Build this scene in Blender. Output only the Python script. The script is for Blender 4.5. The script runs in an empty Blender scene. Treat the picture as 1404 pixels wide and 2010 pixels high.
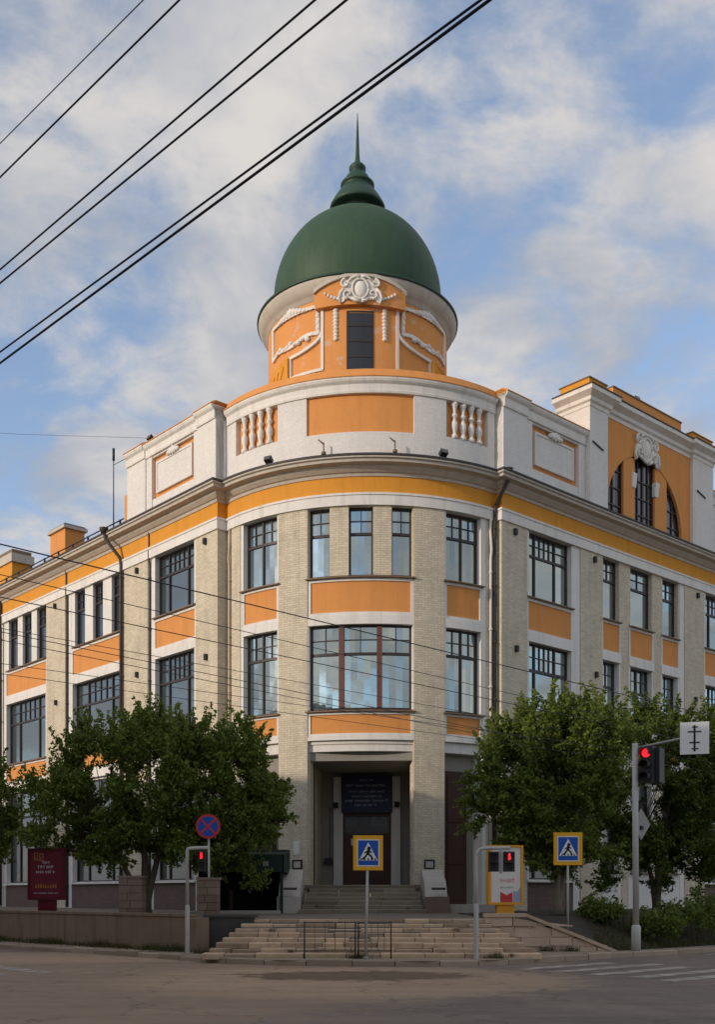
import bpy, bmesh, math, random
from math import sin, cos, radians, pi, sqrt
from mathutils import Vector
rnd = random.Random(7)
sc = bpy.context.scene
COL = sc.collection

# ---------------------------------------------------------------- camera, sky, sun, exposure
cam = bpy.data.cameras.new('camera')
cam.sensor_fit = 'HORIZONTAL'; cam.sensor_width = 36.0; cam.lens = 54.18
cam.shift_y = 0.534; cam.clip_start = 0.1; cam.clip_end = 3000
camo = bpy.data.objects.new('camera', cam); COL.objects.link(camo)
camo.location = (0, 0, 1.6); camo.rotation_euler = (pi/2, 0, 0)
sc.camera = camo
SUN_EL, SUN_AZ = 14.0, -123.0            # azimuth clockwise from +Y
sun = bpy.data.lights.new('sun', 'SUN'); sun.energy = 2.3; sun.angle = radians(0.7)
sun.color = (1.0, 0.83, 0.66)
suno = bpy.data.objects.new('sun', sun); COL.objects.link(suno)
sd = Vector((sin(radians(SUN_AZ))*cos(radians(SUN_EL)), cos(radians(SUN_AZ))*cos(radians(SUN_EL)), sin(radians(SUN_EL))))
suno.rotation_euler = (-sd).to_track_quat('-Z', 'Y').to_euler()
suno.location = (-60, -40, 40)
world = bpy.data.worlds.new('World'); sc.world = world; world.use_nodes = True

def NN(nt, typ, **kw):
    n = nt.nodes.new(typ)
    for k, v in kw.items():
        if k.startswith('i_'):
            key = k[2:]
            n.inputs[int(key) if key.isdigit() else key].default_value = v
        else: setattr(n, k, v)
    return n
def math_n(nt, op, a, b=None, clamp=False):
    n = nt.nodes.new('ShaderNodeMath'); n.operation = op; n.use_clamp = clamp
    for i, v in enumerate((a, b)):
        if v is None: continue
        if isinstance(v, (int, float)): n.inputs[i].default_value = v
        else: nt.links.new(v, n.inputs[i])
    return n.outputs[0]
def mixc(nt, fac, a, b, blend='MIX'):
    n = nt.nodes.new('ShaderNodeMix'); n.data_type = 'RGBA'; n.blend_type = blend
    for idx, v in ((0, fac), (6, a), (7, b)):
        if isinstance(v, (int, float)): n.inputs[idx].default_value = v
        elif isinstance(v, tuple): n.inputs[idx].default_value = v if len(v) == 4 else (*v, 1)
        else: nt.links.new(v, n.inputs[idx])
    return n.outputs[2]
def ramp(nt, fac, p0, p1):
    n = nt.nodes.new('ShaderNodeMapRange'); n.interpolation_type = 'SMOOTHSTEP'
    n.inputs[1].default_value = p0; n.inputs[2].default_value = p1
    nt.links.new(fac, n.inputs[0]); return n.outputs[0]
def noise(nt, vec, scale, detail=6, rough=.55, dist=0.0):
    n = nt.nodes.new('ShaderNodeTexNoise'); n.inputs['Scale'].default_value = scale
    n.inputs['Detail'].default_value = detail; n.inputs['Roughness'].default_value = rough
    n.inputs['Distortion'].default_value = dist
    nt.links.new(vec, n.inputs['Vector']); return n.outputs[0]

nt = world.node_tree
bg = nt.nodes['Background']; bg.inputs[1].default_value = 0.1
sky = NN(nt, 'ShaderNodeTexSky', sky_type='NISHITA', sun_disc=False)
sky.sun_elevation = radians(SUN_EL); sky.sun_rotation = radians(SUN_AZ % 360)
sky.altitude = 600; sky.air_density = 1.0; sky.dust_density = 0.6; sky.ozone_density = 2.0
tc = NN(nt, 'ShaderNodeTexCoord')
sep = NN(nt, 'ShaderNodeSeparateXYZ'); nt.links.new(tc.outputs['Generated'], sep.inputs[0])
zz = math_n(nt, 'ADD', math_n(nt, 'MAXIMUM', sep.outputs[2], 0.0), 0.22)
cmb = NN(nt, 'ShaderNodeCombineXYZ')
nt.links.new(math_n(nt, 'DIVIDE', sep.outputs[0], zz), cmb.inputs[0])
nt.links.new(math_n(nt, 'DIVIDE', sep.outputs[1], zz), cmb.inputs[1])
cmb.inputs[2].default_value = 33.3
n1 = noise(nt, cmb.outputs[0], 2.9, 9, .56, .45)
n2 = noise(nt, cmb.outputs[0], 9.0, 7, .6, .3)
cf = math_n(nt, 'ADD', math_n(nt, 'MULTIPLY', n1, .68), math_n(nt, 'MULTIPLY', n2, .32))
cover = ramp(nt, cf, .385, .545)
thick = ramp(nt, cf, .44, .66)                                  # denser cloud scatters more light
shade = ramp(nt, noise(nt, cmb.outputs[0], 3.6, 6, .55, .4), .36, .64)
lit = math_n(nt, 'ADD', math_n(nt, 'MULTIPLY', shade, .75), math_n(nt, 'MULTIPLY', thick, .35), True)
ccol = mixc(nt, lit, (3.7, 4.1, 4.9), (6.9, 6.6, 6.35))
skyb = mixc(nt, .18, mixc(nt, 1.0, sky.outputs[0], (2.6, 2.4, 2.35), 'MULTIPLY'), (4.0, 4.5, 5.2))     # thin high veil
nt.links.new(mixc(nt, cover, skyb, ccol), bg.inputs[0])

vs = sc.view_settings
vs.view_transform = 'Standard'; vs.look = 'None'; vs.gamma = 1.0; vs.use_curve_mapping = False
vs.exposure = 0.05
sc.render.engine = 'CYCLES'
sc.cycles.use_denoising = True
sc.cycles.max_bounces = 6; sc.cycles.diffuse_bounces = 3; sc.cycles.transmission_bounces = 3
sc.cycles.sample_clamp_indirect = 4.0

# ---------------------------------------------------------------- materials
MATS = {}
def bsdf(name):
    m = bpy.data.materials.new(name); m.use_nodes = True
    MATS[name] = m
    return m, m.node_tree, m.node_tree.nodes['Principled BSDF']
def M(name, col, rough=.85, var=.16, scale=1.2, bump=0.0, bscale=30, metallic=0, spec=.35, streak=0.0, fine=.08, rand=0.0, stain=None):
    m, nt, b = bsdf(name)
    g = NN(nt, 'ShaderNodeNewGeometry')
    f1 = noise(nt, g.outputs['Position'], scale, 6, .6)
    f2 = noise(nt, g.outputs['Position'], scale*17, 4, .6)
    k = math_n(nt, 'ADD', math_n(nt, 'MULTIPLY', math_n(nt, 'SUBTRACT', f1, .5), var*2.4), 1.0)
    k = math_n(nt, 'ADD', k, math_n(nt, 'MULTIPLY', math_n(nt, 'SUBTRACT', f2, .5), fine*2.4))
    if streak:
        mp = NN(nt, 'ShaderNodeMapping'); mp.inputs['Scale'].default_value = (3.5, 3.5, .35)
        nt.links.new(g.outputs['Position'], mp.inputs[0])
        f3 = ramp(nt, noise(nt, mp.outputs[0], 1.0, 5, .6), .45, .75)
        k = math_n(nt, 'SUBTRACT', k, math_n(nt, 'MULTIPLY', f3, streak))
    if rand:
        oi = NN(nt, 'ShaderNodeObjectInfo')
        k = math_n(nt, 'MULTIPLY', k, math_n(nt, 'ADD', math_n(nt, 'MULTIPLY', oi.outputs['Random'], rand*2), 1-rand))
    cc = NN(nt, 'ShaderNodeCombineColor')
    for i in range(3): nt.links.new(math_n(nt, 'MULTIPLY', k, float(col[i])), cc.inputs[i])
    out = cc.outputs[0]
    if stain:
        f4 = ramp(nt, noise(nt, g.outputs['Position'], stain[1], 5, .65), stain[2], stain[2]+.12)
        out = mixc(nt, f4, out, stain[0])
    nt.links.new(out, b.inputs['Base Color'])
    b.inputs['Roughness'].default_value = rough; b.inputs['Metallic'].default_value = metallic
    b.inputs['Specular IOR Level'].default_value = spec
    if bump:
        bp = NN(nt, 'ShaderNodeBump'); bp.inputs['Strength'].default_value = bump; bp.inputs['Distance'].default_value = .02
        nt.links.new(noise(nt, g.outputs['Position'], bscale, 4, .6), bp.inputs['Height'])
        nt.links.new(bp.outputs[0], b.inputs['Normal'])
    return m
def brick_mat(name, c1, c2, mort, bw=.26, bh=.085, bump=.5, var=.12, msize=.010, streak=.1):
    m, nt, b = bsdf(name)
    uv = NN(nt, 'ShaderNodeUVMap')
    br = NN(nt, 'ShaderNodeTexBrick'); br.inputs['Scale'].default_value = 1.0
    br.inputs['Color1'].default_value = (*c1, 1); br.inputs['Color2'].default_value = (*c2, 1); br.inputs['Mortar'].default_value = (*mort, 1)
    br.inputs['Brick Width'].default_value = bw; br.inputs['Row Height'].default_value = bh
    br.inputs['Mortar Size'].default_value = msize; br.inputs['Mortar Smooth'].default_value = .3; br.inputs['Bias'].default_value = -.1
    nt.links.new(uv.outputs[0], br.inputs['Vector'])
    g = NN(nt, 'ShaderNodeNewGeometry')
    f1 = noise(nt, g.outputs['Position'], .9, 6, .6); f2 = noise(nt, g.outputs['Position'], 9, 4, .6)
    k = math_n(nt, 'ADD', math_n(nt, 'MULTIPLY', math_n(nt, 'SUBTRACT', f1, .5), var*2.4), 1.0)
    k = math_n(nt, 'ADD', k, math_n(nt, 'MULTIPLY', math_n(nt, 'SUBTRACT', f2, .5), .3))
    mp = NN(nt, 'ShaderNodeMapping'); mp.inputs['Scale'].default_value = (3.0, 3.0, .3)
    nt.links.new(g.outputs['Position'], mp.inputs[0])
    k = math_n(nt, 'SUBTRACT', k, math_n(nt, 'MULTIPLY', ramp(nt, noise(nt, mp.outputs[0], 1.0, 5, .6), .45, .75), streak))
    cc = NN(nt, 'ShaderNodeCombineColor')
    for i in range(3): nt.links.new(k, cc.inputs[i])
    nt.links.new(mixc(nt, 1.0, br.outputs[0], cc.outputs[0], 'MULTIPLY'), b.inputs['Base Color'])
    b.inputs['Roughness'].default_value = .9; b.inputs['Specular IOR Level'].default_value = .25
    bp = NN(nt, 'ShaderNodeBump'); bp.inputs['Strength'].default_value = bump; bp.inputs['Distance'].default_value = .012; bp.invert = True
    h = math_n(nt, 'ADD', br.outputs[1], math_n(nt, 'MULTIPLY', f2, .8))
    nt.links.new(h, bp.inputs['Height']); nt.links.new(bp.outputs[0], b.inputs['Normal'])
    return m
brick_mat('brick_grey', (.70, .62, .47), (.575, .51, .39), (.50, .44, .34), bump=.5, var=.16, streak=.14)
brick_mat('brick_white', (.76, .74, .71), (.73, .71, .68), (.68, .66, .63), bump=.3, var=.07, streak=.07)
brick_mat('brick_pink', (.19, .13, .115), (.16, .11, .095), (.13, .105, .09), .3, .1)
M('plaster_white', (.78, .755, .71), .85, .10, 1.3, .15, 25, streak=.17)
M('cornice_cream', (.56, .51, .44), .85, .10, 1.3, .15, 30, streak=.16)
M('ochre', (.72, .315, .040), .85, .09, 1.1, .1, 25, streak=.12)
M('orange', (.71, .305, .088), .85, .09, 1.1, .1, 25, streak=.10)
M('orange_worn', (.72, .315, .095), .85, .06, .8, .1, 25, streak=.05, stain=((.66, .42, .30, 1), 1.7, .56))
M('dome_green', (.036, .084, .044), .62, .20, .9, .25, 9, spec=.4, fine=.18, streak=.16)
M('finial_green', (.026, .066, .042), .5, .10, 2, spec=.4)
M('flashing', (.05, .045, .045), .6, .1, 2)
M('sill_brown', (.22, .15, .10), .6, .1, 3)
M('frame_dark', (.042, .032, .032), .45, .1, 3, spec=.4)
M('frame_brown', (.15, .062, .045), .45, .1, 3, spec=.4)
M('pipe_dark', (.07, .055, .05), .55, .12, 3, metallic=.2)
M('roof_grey', (.12, .12, .12), .6, .1, 1)
M('metal_dark', (.035, .035, .038), .5, .1, 5, metallic=.3)
M('metal_grey', (.32, .31, .29), .5, .14, 4, metallic=.35)
M('pole_white', (.48, .47, .44), .55, .14, 4, stain=((.22, .20, .18, 1), 5, .62))
M('interior', (.05, .045, .04), .9)
M('door_wood', (.075, .032, .022), .5, .2, 3, spec=.4)
M('door_red', (.060, .028, .020), .6, .2, 2)
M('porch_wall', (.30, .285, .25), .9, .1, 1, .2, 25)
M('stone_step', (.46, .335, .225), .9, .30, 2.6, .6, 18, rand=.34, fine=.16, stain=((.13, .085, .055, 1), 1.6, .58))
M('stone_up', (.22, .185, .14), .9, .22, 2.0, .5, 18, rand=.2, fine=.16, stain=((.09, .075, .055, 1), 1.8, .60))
M('stone_pale', (.50, .46, .42), .9, .16, 2.0, .4, 18, rand=.12, stain=((.24, .22, .20, 1), 1.8, .62))
M('stone_pink', (.20, .145, .115), .9, .16, 2.0, .5, 16, rand=.18)
M('stone_tan', (.54, .40, .30), .9, .2, 2.4, .6, 14, rand=.14)
M('concrete_wall', (.24, .172, .112), .9, .16, .9, .35, 20, streak=.30)
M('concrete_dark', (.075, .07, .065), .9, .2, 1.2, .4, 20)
M('kerb_stone', (.36, .285, .21), .9, .15, 2, .4, 20, rand=.18)
M('pavement', (.29, .22, .16), .95, .2, .9, .3, 40, stain=((.10, .08, .065, 1), .7, .58))
M('terrace', (.18, .15, .12), .95, .2, .9, .3, 30)
M('soil', (.055, .047, .034), 1.0, .3, 1.3, .6, 14)
M('bark', (.11, .085, .06), .95, .25, 5, .8, 30)
M('bark_pale', (.23, .19, .145), .95, .25, 4, .8, 25)
M('sign_yellow', (.80, .40, .015), .45, .04, 4)
M('sign_white', (.78, .78, .76), .45, .04, 4)
M('sign_blue', (.010, .085, .42), .45, .05, 4)
M('sign_red', (.55, .035, .035), .45, .05, 4)
M('sign_black', (.012, .012, .012), .5, .05, 4)
M('board_blue', (.012, .018, .075), .4, .1, 3)
M('board_text', (.33, .36, .50), .6, .1, 3)
M('citylight_red', (.10, .007, .015), .4, .1, 2)
M('poster_red', (.125, .010, .022), .5, .12, 2)
M('poster_text', (.48, .44, .48), .6, .05, 3)
M('poster_gold', (.32, .12, .03), .6, .1, 3)
M('citylight_yellow', (.72, .33, .012), .45, .06, 3)
M('poster_white', (.70, .66, .62), .6, .05, 3)
M('poster_pink', (.62, .25, .24), .6, .05, 3)
M('awning_green', (.012, .036, .028), .6, .15, 2)
M('void_dark', (.010, .010, .010), .95, .1, 2)  # near-black: the shade under the canopy is put into this colour
M('cable', (.035, .037, .048), .5, .05, 3)
M('apartment', (.30, .26, .22), .9, .1, .6)

def emis(name, col, e):
    m, nt, b = bsdf(name)
    b.inputs['Base Color'].default_value = (*[c*.3 for c in col], 1)
    b.inputs['Emission Color'].default_value = (*col, 1); b.inputs['Emission Strength'].default_value = e
emis('lens_red', (1.0, .02, .03), 1.3)
emis('lens_red_dim', (1.0, .02, .03), .8)

def glass(name, tint, mixf, base, edge=.5):
    m, nt, b = bsdf(name)
    b.inputs['Base Color'].default_value = (*base, 1); b.inputs['Roughness'].default_value = .25
    gl = NN(nt, 'ShaderNodeBsdfGlossy'); gl.inputs['Color'].default_value = (*tint, 1); gl.inputs['Roughness'].default_value = .02
    g = NN(nt, 'ShaderNodeNewGeometry')
    bp = NN(nt, 'ShaderNodeBump'); bp.inputs['Strength'].default_value = .07; bp.inputs['Distance'].default_value = .03
    nt.links.new(noise(nt, g.outputs['Position'], 1.4, 2, .5), bp.inputs['Height']); nt.links.new(bp.outputs[0], gl.inputs['Normal'])
    lw = NN(nt, 'ShaderNodeLayerWeight'); lw.inputs[0].default_value = .35
    oi = NN(nt, 'ShaderNodeObjectInfo')
    fac = math_n(nt, 'ADD', math_n(nt, 'MULTIPLY', lw.outputs['Fresnel'], edge), math_n(nt, 'MULTIPLY', math_n(nt, 'ADD', math_n(nt, 'MULTIPLY', oi.outputs['Random'], .45), .78), mixf), True)
    mx = NN(nt, 'ShaderNodeMixShader'); nt.links.new(fac, mx.inputs[0])
    nt.links.new(b.outputs[0], mx.inputs[1]); nt.links.new(gl.outputs[0], mx.inputs[2])
    nt.links.new(mx.outputs[0], nt.nodes['Material Output'].inputs[0])
glass('glass', (.80, .90, .86), .42, (.028, .042, .046))
glass('glass_mid', (.70, .80, .82), .20, (.026, .032, .036))
glass('glass_attic', (.7, .72, .8), .03, (.014, .013, .016), .08)
glass('glass_dark', (.80, .86, .9), .09, (.018, .020, .024), .2)

# asphalt with dust, stains
def road_mat():
    m, nt, b = bsdf('asphalt')
    g = NN(nt, 'ShaderNodeNewGeometry'); P = g.outputs['Position']
    big = noise(nt, P, .28, 6, .6, .4); fine = noise(nt, P, 60, 3, .7); mid = noise(nt, P, 2.2, 6, .65)
    sx = NN(nt, 'ShaderNodeSeparateXYZ'); nt.links.new(P, sx.inputs[0])
    base = mixc(nt, ramp(nt, big, .38, .62), (.165, .132, .108), (.215, .168, .132))
    # sandy dust swept up along the kerb of the corner
    def blob(cx, cy, rx, ry, soft):
        dx = math_n(nt, 'DIVIDE', math_n(nt, 'SUBTRACT', sx.outputs[0], cx), rx)
        dy = math_n(nt, 'DIVIDE', math_n(nt, 'SUBTRACT', sx.outputs[1], cy), ry)
        d = math_n(nt, 'SQRT', math_n(nt, 'ADD', math_n(nt, 'MULTIPLY', dx, dx), math_n(nt, 'MULTIPLY', dy, dy)))
        d = math_n(nt, 'ADD', d, math_n(nt, 'MULTIPLY', math_n(nt, 'SUBTRACT', mid, .5), soft))
        r = NN(nt, 'ShaderNodeMapRange'); r.interpolation_type = 'SMOOTHSTEP'
        r.inputs[1].default_value = 1.05; r.inputs[2].default_value = .78; nt.links.new(d, r.inputs[0]); return r.outputs[0]
    base = mixc(nt, math_n(nt, 'MULTIPLY', blob(-7.5, 19.0, 9.0, 9.0, .9), .75), base, (.31, .215, .140))
    base = mixc(nt, math_n(nt, 'MULTIPLY', blob(-.2, 20.2, 4.6, 4.0, 1.1), .8), base, (.38, .265, .17))
    base = mixc(nt, math_n(nt, 'MULTIPLY', blob(-8.5, 27.5, 7.5, 2.6, 1.2), .6), base, (.44, .30, .19))
    base = mixc(nt, math_n(nt, 'MULTIPLY', blob(.0, 21.2, 2.5, 1.35, 1.3), .85), base, (.125, .078, .048))
    k = math_n(nt, 'ADD', math_n(nt, 'MULTIPLY', fine, .9), .58)
    k = math_n(nt, 'MULTIPLY', k, math_n(nt, 'ADD', math_n(nt, 'MULTIPLY', mid, .7), .65))
    vo = NN(nt, 'ShaderNodeTexVoronoi', feature='DISTANCE_TO_EDGE'); vo.inputs['Scale'].default_value = .32
    wv = NN(nt, 'ShaderNodeVectorMath', operation='ADD'); nt.links.new(P, wv.inputs[0])
    nz = NN(nt, 'ShaderNodeTexNoise'); nz.inputs['Scale'].default_value = 1.6; nz.inputs['Detail'].default_value = 5; nt.links.new(P, nz.inputs['Vector'])
    nt.links.new(nz.outputs['Color'], wv.inputs[1]); nt.links.new(wv.outputs[0], vo.inputs['Vector'])
    crack = ramp(nt, vo.outputs['Distance'], .003, .012)
    k = math_n(nt, 'MULTIPLY', k, math_n(nt, 'ADD', math_n(nt, 'MULTIPLY', crack, .3), .7))
    mpr = NN(nt, 'ShaderNodeMapping'); mpr.inputs['Rotation'].default_value = (0, 0, radians(-42)); mpr.inputs['Scale'].default_value = (.16, 1.5, 1)
    nt.links.new(P, mpr.inputs[0]); k = math_n(nt, 'MULTIPLY', k, math_n(nt, 'ADD', math_n(nt, 'MULTIPLY', ramp(nt, noise(nt, mpr.outputs[0], 1.0, 5, .6), .35, .65), .12), .93))
    cc = NN(nt, 'ShaderNodeCombineColor')
    for i in range(3): nt.links.new(k, cc.inputs[i])
    nt.links.new(mixc(nt, 1.0, base, cc.outputs[0], 'MULTIPLY'), b.inputs['Base Color'])
    b.inputs['Roughness'].default_value = .88; b.inputs['Specular IOR Level'].default_value = .3
    bp = NN(nt, 'ShaderNodeBump'); bp.inputs['Strength'].default_value = .35; bp.inputs['Distance'].default_value = .01
    nt.links.new(fine, bp.inputs['Height']); nt.links.new(bp.outputs[0], b.inputs['Normal'])
road_mat()
def paint_mat():
    m, nt, b = bsdf('road_paint')
    g = NN(nt, 'ShaderNodeNewGeometry')
    f = ramp(nt, noise(nt, g.outputs['Position'], 3.0, 8, .7), .36, .60)
    nt.links.new(mixc(nt, f, (.19, .155, .125), (.42, .36, .30)), b.inputs['Base Color'])
    b.inputs['Roughness'].default_value = .85
paint_mat()
def leaf_mat(name, c0, c1):
    m, nt, b = bsdf(name)
    at = NN(nt, 'ShaderNodeAttribute', attribute_name='tint')
    c = mixc(nt, at.outputs['Fac'], c0, c1)
    nt.links.new(c, b.inputs['Base Color']); b.inputs['Roughness'].default_value = .6; b.inputs['Specular IOR Level'].default_value = .25
    tr = NN(nt, 'ShaderNodeBsdfTranslucent'); nt.links.new(c, tr.inputs[0])
    mx = NN(nt, 'ShaderNodeMixShader'); mx.inputs[0].default_value = .40
    nt.links.new(b.outputs[0], mx.inputs[1]); nt.links.new(tr.outputs[0], mx.inputs[2])
    nt.links.new(mx.outputs[0], nt.nodes['Material Output'].inputs[0])
leaf_mat('leaf', (.085, .122, .020), (.225, .285, .052))
leaf_mat('leaf_dark', (.065, .100, .018), (.175, .225, .042))
leaf_mat('grass_blade', (.055, .065, .020), (.13, .125, .045))

# ---------------------------------------------------------------- mesh helpers
ORG = {}
class Flat:
    step = None
    def __init__(s, o, d, n): s.o = Vector((o[0], o[1])); s.d = Vector((d[0], d[1])); s.n = Vector((n[0], n[1]))
    def __call__(s, a, n, z):
        p = s.o + s.d*a + s.n*n; return (p.x, p.y, z)
class Arc:                                 # s runs to the viewer's right along the arc of radius R
    def __init__(s, c, R, ax, step=.28): s.c = c; s.R = R; s.ax = radians(ax); s.step = step
    def __call__(s, a, n, z):
        t = a/s.R + s.ax; r = s.R + n
        return (s.c[0] + r*sin(t), s.c[1] - r*cos(t), z)
    def deg(s, d): return radians(d)*s.R
class XY:                                  # world axes: s = x, n = -y
    step = None
    def __call__(s, a, n, z): return (a, -n, z)
W = XY()

class MB:
    def __init__(s): s.v = []; s.f = []; s.uv = []; s.smooth = []
    def add(s, pts): i = len(s.v); s.v.extend(pts); return i
    def face(s, idx, uv=None, sm=False):
        s.f.append(tuple(idx)); s.uv.append(uv or [(0, 0)]*len(idx)); s.smooth.append(sm)
    def quad(s, a, b, c, d): i = s.add([a, b, c, d]); s.face((i, i+1, i+2, i+3), [(0, 0), (1, 0), (1, 1), (0, 1)])
    def sweep(s, m, prof, s0, s1, caps=True, closed=True, sm=False):
        """sweep the (n,z) outline along s of mapper m; s0 may exceed s1"""
        if s1 < s0: s0, s1 = s1, s0
        k = max(1, int(math.ceil((s1-s0)/m.step))) if m.step else 1
        L = len(prof); base = len(s.v)
        for i in range(k+1):
            a = s0 + (s1-s0)*i/k
            s.add([m(a, p[0], p[1]) for p in prof])
        per = [0]
        for j in range(L): q = prof[(j+1) % L]; p = prof[j]; per.append(per[-1]+math.hypot(q[0]-p[0], q[1]-p[1]))
        for i in range(k):
            a0 = s0 + (s1-s0)*i/k; a1 = s0 + (s1-s0)*(i+1)/k
            for j in range(L if closed else L-1):
                j2 = (j+1) % L; A = base+i*L; B = A+L
                p, q = prof[j], prof[j2]
                if abs(p[0]-q[0]) < 1e-6: v0, v1 = p[1], q[1]
                else: v0, v1 = p[1]+per[j]*.001, p[1]+per[j+1]-per[j]
                s.face((A+j, B+j, B+j2, A+j2), [(a0, v0), (a1, v0), (a1, v1), (a0, v1)], sm)
        if caps:
            for i, rev in ((0, False), (k, True)):
                A = base+i*L; idx = list(range(A, A+L)); uv = [(p[0], p[1]) for p in prof]
                if rev: idx.reverse(); uv.reverse()
                s.face(idx, uv)
        return s
    def path(s, pts, prof, right=True):
        """sweep an (n,z) outline along a plan polyline with mitred corners; n is measured to the right of travel"""
        pts = [Vector((p[0], p[1])) for p in pts]; L = len(prof); base = len(s.v); offs = []; sg = 1 if right else -1
        for i in range(len(pts)):
            ns = []
            if i > 0: d = (pts[i]-pts[i-1]).normalized(); ns.append(Vector((d.y, -d.x))*sg)
            if i < len(pts)-1: d = (pts[i+1]-pts[i]).normalized(); ns.append(Vector((d.y, -d.x))*sg)
            o = ns[0] if len(ns) == 1 else (ns[0]+ns[1])/(1+ns[0].dot(ns[1]))
            for n, z in prof: s.v.append((pts[i].x+o.x*n, pts[i].y+o.y*n, z))
        a = 0
        for i in range(len(pts)-1):
            l = (pts[i+1]-pts[i]).length
            for j in range(L):
                k = (j+1) % L; A = base+i*L; B = A+L; s.face((A+j, B+j, B+k, A+k), [(a, prof[j][1]), (a+l, prof[j][1]), (a+l, prof[k][1]), (a, prof[k][1])])
            a += l
        s.face(range(base, base+L)); s.face(range(base+(len(pts)-1)*L, base+len(pts)*L))
        return s
    def box(s, m, s0, s1, n0, n1, z0, z1):
        return s.sweep(m, [(n0, z0), (n1, z0), (n1, z1), (n0, z1)], s0, s1)
    def frame(s, m, s0, s1, n0, n1, z0, z1, w, wt=None):
        wt = wt or w
        s.box(m, s0, s0+w, n0, n1, z0, z1); s.box(m, s1-w, s1, n0, n1, z0, z1)
        s.box(m, s0+w, s1-w, n0, n1, z1-wt, z1); s.box(m, s0+w, s1-w, n0, n1, z0, z0+wt)
        return s
    def poly(s, m, pts, n0, n1):
        """extrude an (s,z) outline between n0 and n1"""
        L = len(pts); A = s.add([m(p[0], n1, p[1]) for p in pts]); B = s.add([m(p[0], n0, p[1]) for p in pts])
        s.face(range(A, A+L), list(pts)); s.face(range(B+L-1, B-1, -1), list(pts)[::-1])
        for j in range(L):
            k = (j+1) % L; s.face((A+k, A+j, B+j, B+k))
        return s
    def stroke(s, m, pts, w, n0, n1):
        for (a, b) in zip(pts, pts[1:]):
            d = Vector((b[0]-a[0], b[1]-a[1])); 
            if d.length < 1e-6: continue
            p = Vector((-d.y, d.x)).normalized()*w/2; e = d.normalized()*w*.2
            s.poly(m, [(a[0]-e.x-p.x, a[1]-e.y-p.y), (b[0]+e.x-p.x, b[1]+e.y-p.y), (b[0]+e.x+p.x, b[1]+e.y+p.y), (a[0]-e.x+p.x, a[1]-e.y+p.y)], n0, n1)
        return s
    def tube(s, pts, rad, seg=8, caps=True):
        pts = [Vector(p) for p in pts]; n = len(pts)
        if not isinstance(rad, (list, tuple)): rad = [rad]*n
        base = len(s.v); prev = None
        for i, p in enumerate(pts):
            d = (pts[min(i+1, n-1)]-pts[max(i-1, 0)]).normalized()
            if prev is None:
                up = Vector((0, 0, 1)) if abs(d.z) < .9 else Vector((1, 0, 0)); x = d.cross(up).normalized()
            else:
                x = (prev - d*prev.dot(d)).normalized()
            prev = x; y = d.cross(x)
            for k in range(seg):
                t = 2*pi*k/seg; s.v.append(tuple(p + (x*cos(t)+y*sin(t))*rad[i]))
        for i in range(n-1):
            for k in range(seg):
                k2 = (k+1) % seg; A = base+i*seg; B = A+seg
                s.face((A+k, A+k2, B+k2, B+k), None, True)
        if caps:
            s.face([base+k for k in range(seg)][::-1]); s.face([base+(n-1)*seg+k for k in range(seg)])
        return s
    def lathe(s, c, prof, seg=32, a0=0, a1=2*pi, sm=True):
        base = len(s.v); L = len(prof); full = abs(a1-a0-2*pi) < 1e-6; K = seg if full else seg+1
        for i in range(K):
            t = a0+(a1-a0)*i/seg
            for r, z in prof: s.v.append((c[0]+r*sin(t), c[1]-r*cos(t), c[2]+z))
        for i in range(seg):
            A = base+i*L; B = base+((i+1) % K)*L
            for j in range(L-1): s.face((A+j, B+j, B+j+1, A+j+1), None, sm)
        return s
    def blob(s, m, a, n, z, ra, rn, rz, seg=8, rings=5, jit=0.0):
        base = len(s.v)
        for i in range(rings+1):
            ph = pi*i/rings
            for k in range(seg):
                t = 2*pi*k/seg; q = 1+rnd.uniform(-jit, jit)
                s.v.append(m(a+ra*sin(ph)*cos(t)*q, n+rn*sin(ph)*sin(t)*q, z+rz*cos(ph)*q))
        for i in range(rings):
            for k in range(seg):
                k2 = (k+1) % seg; A = base+i*seg; B = A+seg
                s.face((A+k, B+k, B+k2, A+k2), None, True)
        return s
    def build(s, name, mat, parent=None, kind=None):
        me = bpy.data.meshes.new(name)
        o = bpy.data.objects.new(name, me)
        org = ORG.get(parent.name, Vector((0, 0, 0))) if parent else Vector((0, 0, 0))
        me.from_pydata([(v[0]-org[0], v[1]-org[1], v[2]-org[2]) for v in s.v], [], s.f)
        uvl = me.uv_layers.new(name='UVMap'); i = 0; flat = []
        for u in s.uv:
            for c in u: flat.extend(c)
        uvl.data.foreach_set('uv', flat)
        me.polygons.foreach_set('use_smooth', s.smooth)
        me.materials.append(MATS[mat])
        COL.objects.link(o)
        bm = bmesh.new(); bm.from_mesh(me); bmesh.ops.recalc_face_normals(bm, faces=bm.faces); bm.to_mesh(me); bm.free()
        if parent: o.parent = parent
        ORG[o.name] = org
        if kind: o['kind'] = kind
        return o

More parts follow.
